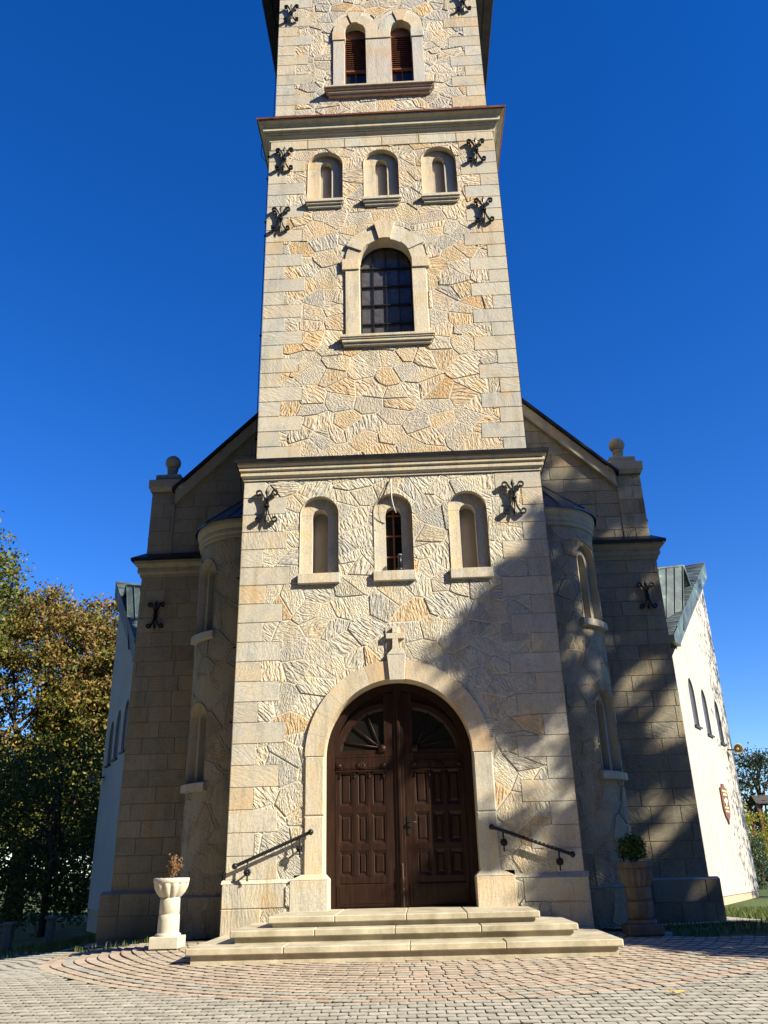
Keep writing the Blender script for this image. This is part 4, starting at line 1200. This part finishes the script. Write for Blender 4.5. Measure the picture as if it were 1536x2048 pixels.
for i in range(5): a = 1.3*i; mb.tube([(ux2+.03*math.cos(a), uy2+.03*math.sin(a), .93), (ux2+.08*math.cos(a), uy2+.08*math.sin(a), 1.08)], .008, 5)
mb.build('stem', BARK, bb)

# cable and spotlight in the middle niche
sp = thing('spotlight', 'dark upright tube lamp standing on the middle niche sill', 'lamp', (.10, -.02, 5.79))
mb = MB(); mb.tube([(.10, -.03, 5.80), (.10, -.03, 5.86)], .05, 10); mb.tube([(.10, -.03, 5.86), (.105, -.035, 6.10)], .036, 12); mb.build('tube', SHEET, sp)
mb = MB(); mb.tube([(.105, -.035, 6.095), (.105, -.035, 6.115)], .038, 12); mb.build('rim', POST, sp)
mb = MB()
mb.tube([(-.02, -.04, 7.62), (-.015, -.10, 7.40), (-.01, -.10, 7.20), (.02, -.06, 7.05), (.06, -.02, 6.94)], .008, 6)
cw = mb.build('cable', WHITEP); tag(cw, 'thin pale cable dangling in front of the middle niche', 'cable')
mb = MB(); mb.tube([(-.03, -.04, 7.62), (-.10, -.06, 7.45), (-.20, -.05, 7.25), (-.26, -.05, 7.05), (-.27, -.04, 6.95), (-.24, -.02, 6.82), (-.20, .04, 6.74)], .005, 5)
cw = mb.build('cable', IRON); tag(cw, 'thin dark cable curling beside the middle niche', 'cable')

# ================================================================== GROUND
def gz(x, y):
    d = 0.
    if x < -3.7:
        k = min(1., max(0., (y+3.4)/3.)); d = -.115*(min(-x, 12)-3.7)*k*k*(3-2*k)
    if y <= 0.2: return .051*max(y, -16)+d
    r = .0102-.028*min(y-.2, 8)
    return min(r, .0102+d) if d else r
mb = MB()
xs = [-400, -120, -60, -30, -20, -14, -12, -10, -8.5, -7, -6, -5, -4.3, -3.7, -3, 0, 3, 5, 7, 10, 14, 20, 30, 60, 120, 400]
ys = [-400, -120, -60, -30, -16, -8, -3.4, -2.9, -2.4, -1.9, -1.4, -.9, -.4, 0.2, 1, 2, 4, 7, 10, 14, 20.2, 30, 50, 90, 160, 400]
vs = [(x, y, gz(x, y)-.03) for y in ys for x in xs]; nx = len(xs)
mb.mesh(vs, [(j*nx+i, j*nx+i+1, (j+1)*nx+i+1, (j+1)*nx+i) for j in range(len(ys)-1) for i in range(nx-1)])
struct(mb.build('ground', LAWN))
# paving base sheet and pavers
mb = MB()
for pb in ([(-14, -16), (14, -16), (14, -1.15), (3.9, -.75), (3.2, .1), (-3.4, .1), (-3.4, -1.2), (-3.7, -3.4), (-14, -3.4)], [(-14, -40), (14, -40), (14, -16), (-14, -16)]):
    mb.face([(x, y, (gz(x, y)-.012)) for x, y in pb], col=(.12, .105, .085))
struct(mb.build('paving_base', PAVER))
pv = MB(); PCX, PCY = .25, .45; RX = 1.10
RED = [(.46, .355, .27), (.485, .385, .295), (.43, .335, .255), (.47, .395, .31)]
GRY = [(.385, .375, .32), (.41, .395, .34), (.36, .35, .305), (.40, .38, .325)]
def inpave(x, y):
    if -2.68 < x < 2.68 and y > -2.17: return False
    if x > 3.9: return y < -.75-(x-3.9)*.04
    if x > 2.8: return y < -.1
    if x > -3.75: return y < -.15
    if x > -5.0: return y < .25
    return y < .25+(-x-5.0)*1.6 and y < 7
def paver(poly, col):
    n = len(poly); tz = rng.uniform(-.0015, .0035); tx, ty = rng.gauss(0, .006), rng.gauss(0, .006)
    cx = sum(p[0] for p in poly)/n; cy = sum(p[1] for p in poly)/n
    z = lambda x, y: gz(cx, cy)+tz+(x-cx)*tx+(y-cy)*ty
    inn = [(cx+(x-cx)*.955, cy+(y-cy)*.955) for x, y in poly]
    pv.face([(x, y, z(x, y)) for x, y in inn], col=col)
    for i in range(n):
        j = (i+1) % n
        pv.face([(poly[i][0], poly[i][1], z(*poly[i])-.009), (poly[j][0], poly[j][1], z(*poly[j])-.009), (inn[j][0], inn[j][1], z(*inn[j])), (inn[i][0], inn[i][1], z(*inn[i]))], col=(.21, .19, .15))
RO = 5.1; pw, ph = .18, .142
def cutrect(f, u0, u1, v0, v1, c):
    return [f(u0+c, v0), f(u1-c, v0), f(u1, v0+c*.8), f(u1, v1-c*.8), f(u1-c, v1), f(u0+c, v1), f(u0, v1-c*.8), f(u0, v0+c*.8)]
nr = int(RO/ph)
for r in range(5, nr+1):
    r0, r1 = r*ph, (r+1)*ph; rm = (r0+r1)/2; n = int(2*PI*rm*1.05/pw); o = rng.random()
    for k in range(n):
        t0, t1 = 2*PI*(k+o)/n, 2*PI*(k+1+o)/n; tm = (t0+t1)/2
        x, y = PCX+RX*rm*math.sin(tm), PCY-rm*math.cos(tm)
        if y > 1.5 or not inpave(x, y): continue
        g = .0035/rm
        f = lambda t, q: (PCX+RX*q*math.sin(t), PCY-q*math.cos(t))
        c = .018
        P = [f(t0+g+c/rm, r0+.003), f(t1-g-c/rm, r0+.003), f(t1-g, r0+.018), f(t1-g, r1-.018), f(t1-g-c/rm, r1-.003), f(t0+g+c/rm, r1-.003), f(t0+g, r1-.018), f(t0+g, r0+.018)]
        col = rng.choice(GRY) if r in (nr-2,) else (rng.choice(RED) if rng.random() > .03 else rng.choice(GRY))
        k_ = rng.uniform(.9, 1.1); paver(P, tuple(v*k_ for v in col))
RE = (nr+1)*ph
for j in range(0, 114):
    y0 = -9.6+j*ph
    for i in range(-64, 53):
        x0 = i*pw+(j % 2)*pw/2; cx, cy = x0+pw/2, y0+ph/2
        if math.hypot((cx-PCX)/RX, cy-PCY) < RE-.01 or not inpave(cx, cy): continue
        P = cutrect(lambda a, b: (a, b), x0+.003, x0+pw-.003, y0+.003, y0+ph-.003, .018)
        k_ = rng.uniform(.9, 1.1); paver(P, tuple(v*k_ for v in rng.choice(GRY)))
struct(pv.build('paving', PAVER))
# soil bed at the foot of the left wall, concrete drip strip
mb = MB(); mb.face([(x, y, gz(x, y)-.010) for x, y in ((-3.72, -.12), (-2.9, -.1), (-2.85, 1.2), (-5.6, 2.25), (-5.9, 1.9), (-5.0, .27), (-3.75, .27))]); struct(mb.build('soil_bed', SOIL))
mb = MB()
for s in (-1, 1):
    a = [(s*3.2, .2), (s*5.75, 2.0), (s*6.2, 2.05), (s*6.2, 6), (s*5.6, 6), (s*5.6, 2.3), (s*3.0, 1.0)]
    mb.face([(x, y, gz(x, y)+.01) for x, y in a], col=(.36, .33, .28))
struct(mb.build('drip_strip', PAVER))
# grass blades on the lawn to the right and tufts along the edges
gp = []
for i in range(9000):
    x = rng.uniform(3.9, 12); y = rng.uniform(-.72, 9)
    if x < 6.3 and y > .9 and x < 5.6+.6: continue
    gp.append((x, y, gz(x, y)+.02))
for i in range(2500):
    x = rng.uniform(-9.5, -5.6); y = rng.uniform(2.4, 9); gp.append((x, y, gz(x, y)+.02))
for i in range(70):
    x = rng.uniform(-5.4, -3.8); y = .27+rng.uniform(-.05, .05)+max(0, -x-5)*1.6; gp.append((x, y, gz(x, y)+.015))
g = np.array(gp); n = len(g)
up_ = np.stack([nrng.normal(0, .35, n), nrng.normal(0, .35, n), np.ones(n)], axis=1); sd = nrng.normal(size=(n, 3)); sd[:, 2] = 0; sd /= np.linalg.norm(sd, axis=1)[:, None]
hh = nrng.uniform(.04, .11, n)[:, None]; ww = .012
V = np.stack([g-sd*ww-[0, 0, .03], g+sd*ww-[0, 0, .03], g+up_*hh], axis=1).reshape(-1, 3)
me = bpy.data.meshes.new('grass'); me.from_pydata(V.tolist(), [], np.arange(3*n).reshape(-1, 3).tolist())
cc = np.array([(.06, .11, .02), (.10, .15, .03), (.14, .15, .05)])[nrng.integers(0, 3, n)]
ca = me.attributes.new('col', 'FLOAT_COLOR', 'CORNER'); ca.data.foreach_set('color', np.repeat(np.concatenate([cc, np.ones((n, 1))], axis=1), 3, axis=0).astype(np.float32).ravel())
me.materials.append(LEAF); go = bpy.data.objects.new('grass', me); COL.objects.link(go); go['label'] = 'short green grass beside the church'; go['category'] = 'grass'; go['kind'] = 'stuff'
# fallen leaf and debris
mb = MB(); cx, cy = 2.70, -4.6
pts = [(0, -.05), (.05, -.03), (.11, -.04), (.07, .0), (.10, .05), (.04, .035), (0, .07), (-.03, .03), (-.10, .04), (-.07, 0), (-.09, -.04), (-.03, -.03)]
zz = gz(cx, cy)
mb.mesh([(cx, cy, zz+.034)]+[(cx+a, cy+b, zz+.022+.007*((i*7) % 3)) for i, (a, b) in enumerate(pts)], [(0, i+1, (i+1) % 12+1) for i in range(12)], col=(.80, .56, .20))
fl = mb.build('fallen_leaf', LEAF); tag(fl, 'large yellow-brown leaf lying alone on the paving', 'leaf')
dp_ = [(x, y, gz(x, y)+.012) for x, y in [(rng.uniform(-5, 5), rng.uniform(-6.5, -2.35)) for _ in range(150)]]
lo = leaves_obj('leaf_litter', dp_, .022, [(.5, .47, .38), (.18, .09, .05), (.30, .18, .08)], flat=.9); lo['kind'] = 'stuff'; lo['label'] = 'tiny bits of leaf and grit on the paving'; lo['category'] = 'litter'
# fence pillars in the shade at the far left
for i, (x, y, lab) in enumerate(((-9.45, 7.31, 'grey fence pillar at the left edge of the photo'), (-9.28, 9.28, 'grey fence pillar between the left edge pillar and the white annex'))):
    z = gz(x, y); o = thing('fence_pillar', lab, 'pillar', (x, y, z), 'fence pillars by the left trees')
    mb = MB(); mb.cbox(x-.09, x+.09, y-.09, y+.09, z-.05, z+.55, .01); mb.build('shaft', POST, o)
    mb = MB(); mb.cbox(x-.13, x+.13, y-.13, y+.13, z+.55, z+.62, .012); mb.build('cap', POST, o)

# ================================================================== TREES
def sv(p): return (p[0]*(1-.0031*p[1]), p[1], p[2]*(1.01-.003*p[1])+.051*p[1])
def tree(name, label, base, top, r0, crowns, size, pal, weights=None, cat='tree', group=None, colfun=None, seed=3, extra=None):
    base, top = sv(base), sv(top); base = (base[0], base[1], min(base[2], gz(base[0], base[1])))
    crowns = [(sv(c), rad, a_, b_, c2) for c, rad, a_, b_, c2 in crowns]
    o = thing(name, label, cat, base, group); P = []; T = []
    for k, (c, rad, ncl, per, cs) in enumerate(crowns):
        p, cl = clumped(c, rad, ncl, per, cs, seed*31+k, .6); P.append(p); T += [tuple(q) for q in cl[::max(1, len(cl)//14)]]
    P = np.concatenate(P)
    if extra is not None: P = np.concatenate([P, extra])
    mb = MB(); limbs(mb, base, top, r0, T, seed); mb.build('trunk', BARK, o)
    leaves_obj('crown', P, size, pal, parent=o, weights=weights, colfun=colfun)
    return o
GREEN = np.array([(.09, .11, .02), (.14, .15, .025), (.25, .23, .04), (.055, .08, .015)])
BROWN = np.array([(.25, .155, .045), (.22, .125, .04), (.30, .215, .06), (.18, .10, .04)])
def autumn(zlo, zhi):
    def f(p):
        n = len(p); t = np.clip((p[:, 2]-zlo)/(zhi-zlo)+nrng.normal(0, .22, n)+.25*np.sin(p[:, 0]*1.3+p[:, 2]*.9), 0, 1)
        pick_b = nrng.random(n) < t*.60
        return np.where(pick_b[:, None], BROWN[nrng.integers(0, 4, n)], GREEN[nrng.integers(0, 4, n)])
    return f
tree('hornbeam_tree', 'broad tree with a rusty brown crown at the left edge', (-19.3, 25.5, -1.4), (-19, 25.5, 11), .40,
     [((-19.2, 25.5, 7.4), (5.9, 3.6, 6.1), 820, 95, .33), ((-20, 24.5, 2.0), (6, 3, 4.0), 170, 50, .42)], .20, [(.2, .1, .03)], colfun=autumn(4.2, 11.0), group='autumn trees left of the church', seed=4)
tree('hornbeam_tree', 'lower brown and green tree just left of the shaded annex', (-14.6, 27, -1.4), (-14.6, 27, 8.5), .34,
     [((-14.7, 27, 6.2), (4.4, 3.4, 5.6), 700, 95, .33), ((-15.5, 25, 1.5), (4.5, 2.6, 3.6), 220, 60, .4)], .20, [(.2, .1, .03)], colfun=autumn(4.0, 10.0), group='autumn trees left of the church', seed=6)
tree('maple_tree', 'yellow-green tree reaching in high at the left edge above the brown crown', (-24.3, 20.5, -1.3), (-24, 20.5, 13), .35,
     [((-22.4, 20.5, 12.4), (3.8, 3, 4.0), 260, 60, .34)], .21, [(.10, .13, .02), (.16, .17, .03), (.24, .21, .05), (.05, .08, .015)], seed=8)
tree('undergrowth_tree', 'dark leafy undergrowth tree behind the fence pillars', (-13.2, 16.5, -1.2), (-13.2, 16.5, 3.5), .14,
     [((-13.8, 17.2, 1.8), (3.6, 2.0, 3.3), 200, 45, .36), ((-17.5, 18.5, 1.8), (3.4, 2.0, 3.5), 170, 45, .36)], .17, [(.09, .12, .02), (.15, .16, .03), (.05, .075, .015)], seed=9)
tree('conifer_tree', 'tall dark tree beyond the lawn at the right edge', (19.8, 32, -1.4), (19.8, 32, 3.6), .25,
     [((19.9, 32, 2.2), (2.7, 2.2, 2.5), 170, 50, .30)], .16, [(.018, .035, .012), (.03, .05, .015), (.06, .07, .02)], seed=10)
tree('shrub', 'bright yellow-green shrub beyond the corner of the sunlit annex', (16.9, 27, -1.4), (16.9, 27, .3), .06,
     [((16.9, 27, .55), (1.3, 1.0, 1.0), 110, 40, .17), ((16.0, 26.6, 1.3), (.45, .5, .9), 40, 30, .15)], .10, [(.36, .36, .05), (.46, .42, .06), (.22, .27, .04)], cat='shrub', seed=11)
tree('juniper_shrub', 'grey-green upright juniper at the right edge by the annex', (14.4, 22.6, -1.35), (14.4, 22.6, -.2), .06,
     [((14.35, 22.6, -.45), (.9, .8, 1.15), 110, 50, .13)], .09, [(.06, .10, .05), (.09, .14, .07), (.04, .07, .04)], cat='shrub', seed=12)
sh = thing('garden_shelter', 'small tiled roof half hidden behind the yellow-green shrub', 'shelter', (17.4, 30, -.2))
WARP = None
mb = MB()
for k in range(6): mb.box(16.80+k*.20, 16.95+k*.20, 29.16, 29.22, 3.30, 3.36)
mb.face([(16.75, 29.2, 3.30), (18.1, 29.2, 3.30), (18.0, 30, 3.75), (16.85, 30, 3.75)]); mb.face([(16.75, 30.8, 3.30), (18.1, 30.8, 3.30), (18.0, 30, 3.75), (16.85, 30, 3.75)])
mb.build('roof', TILE, sh)
mb = MB()
for x in (16.9, 17.95):
    for y in (29.4, 30.6): mb.box(x-.06, x+.06, y-.06, y+.06, -.3, 3.3)
mb.build('post', WOODL, sh)
WARP = None
# shade trees standing to the right of the square: their crowns lie between the sun and the wall
def crown_from_shadow(mask, n, t0, t1, bounds, seed, csize=.12, per=9):
    """leaf clumps on sun rays ending on the facade plane where mask(X, Z) is true"""
    g = np.random.default_rng(seed); P = []; Cn = []
    s = np.array(SV)
    while len(P) < n:
        X, Z = g.uniform(bounds[0], bounds[1]), g.uniform(bounds[2], bounds[3])
        if g.random() > mask(X, Z): continue
        t = g.uniform(t0, t1); c = np.array([X, 0, Z])+s*t
        Cn.append(c)
        for q in g.normal(size=(per, 3))*csize: P.append(c+q)
    return np.array(P), Cn
LIT = [(1.30, 2.25, .42, .95), (2.05, 2.25, .75, .52), (2.55, 2.1, .42, .58), (2.50, 3.10, .45, .36), (1.45, .62, .5, .38), (2.45, 4.50, .40, .24), (2.0, 1.15, .55, .26),
       (4.9, 6.1, .6, .34), (5.0, 7.3, .5, .5), (5.1, 2.2, .25, .8), (4.7, 5.2, .4, .5), (9.2, 10.3, .6, .4), (9.0, 4.6, .4, .6), (9.3, 6.6, .6, .35), (8.3, 12.0, .7, .5)]
def nv_(x, z, f): return math.sin(x*f+1.7*math.sin(z*f*.8+.4))*math.sin(z*f*.9+1.3*math.sin(x*f*1.1+2.1))
def mask(X, Z):
    if Z < -1.0:
        if Z < -3.25 or X < 1.2+(Z+1)*.62+.12*math.sin(Z*7): return 0.
        return .0 if math.sin(Z*5.2+X*1.3) > .62 else 1.
    if Z < 3.3: left = 1.05+.22*math.sin(Z*3.1) if Z > .3 else 1.75-.35*Z
    elif Z < 4.4: left = 1.25-.42*(Z-3.3)
    elif Z < 6.6: left = .80+.90*(Z-4.4)
    else: left = 2.78+(Z-6.6)*.62
    left += .10*math.sin(Z*5.3)+.07*math.sin(Z*11+1)
    if X < left: return 0.
    for (a, b, c, d) in LIT:
        if ((X-a)/c)**2+((Z-b)/d)**2 < 1: return 0.
    if X > 3.0 and Z > 1.3 and nv_(X, Z, 2.7) > .58: return 0.0
    if X > 3.0 and Z > 1.3 and nv_(X+3, Z*.8+X*.5, 4.1) > .60: return 0.0
    if X > 10.2+.6*math.sin(Z*1.7): return 0.
    return 1.
P, Cn = crown_from_shadow(mask, 52000, 13., 20., (-.6, 11, -3.3, 14.5), 21)
base = Vector((20.3, -7.6, -.3)); o = thing('shade_tree', 'tall green tree right of the square that shades the lower tower', 'tree', base)
mb = MB(); limbs(mb, tuple(base), (18.4, -7.6, 14), .40, [tuple(c) for c in Cn[::170]], 5); mb.build('trunk', BARK, o)
leaves_obj('crown', P, .19, [(.06, .10, .02), (.10, .13, .025), (.15, .15, .03)], parent=o, aspect=.8)
# smaller tree beside the right annex: dapples on its far end
F = Vector(PR(6.0, 4.5)); g_ = np.random.default_rng(5); P = []; Cn = []
for i in range(1500):
    a = 6.5-abs(g_.normal(0, 1.15)); z = g_.uniform(-1, 9.6)
    if a < 3.2 or g_.random() < .25: continue
    if math.sin(a*5+z*2.3)*math.sin(z*2.9-a*2) > .25: continue
    c = np.array(PR(a, z+.6))+np.array(SV)*g_.uniform(7, 11); Cn.append(c)
    for q in g_.normal(size=(4, 3))*.14: P.append(c+q)
base = Vector((19.6, 11.5, -.75)); o = thing('shade_tree', 'slender tree right of the sunlit annex that dapples its far end', 'tree', base)
mb = MB(); limbs(mb, tuple(base), (19.6, 11.8, 9), .14, [tuple(c) for c in Cn[::22]], 6); mb.build('trunk', BARK, o)
leaves_obj('crown', np.array(P), .17, [(.08, .11, .02), (.16, .15, .03)], parent=o, aspect=.6)

# unseen trees added behind camera and at both sides to screen off sky light
g_ = np.random.default_rng(77); P = []
for i in range(4200):
    a = g_.uniform(8, 200)                     # bearing from the square, 90 deg = straight behind the camera
    r = g_.uniform(19, 25)
    x, y = r*math.cos(R(a))*1.15, -7-r*math.sin(R(a))*.9
    top = 9.5 if a < 62 else 30
    c = np.array((x, y, top*g_.random()**.8-.5))
    P.append(c+g_.normal(size=(16, 3))*np.array([1.3, 1.3, .9]))
wd = leaves_obj('sky_screen_trees', np.concatenate(P), .85, [(.09, .085, .02), (.13, .09, .022), (.17, .10, .025)], aspect=.8)
wd['kind'] = 'stuff'; wd['label'] = 'unseen trees added to keep sky light off the square'; wd['category'] = 'wood'
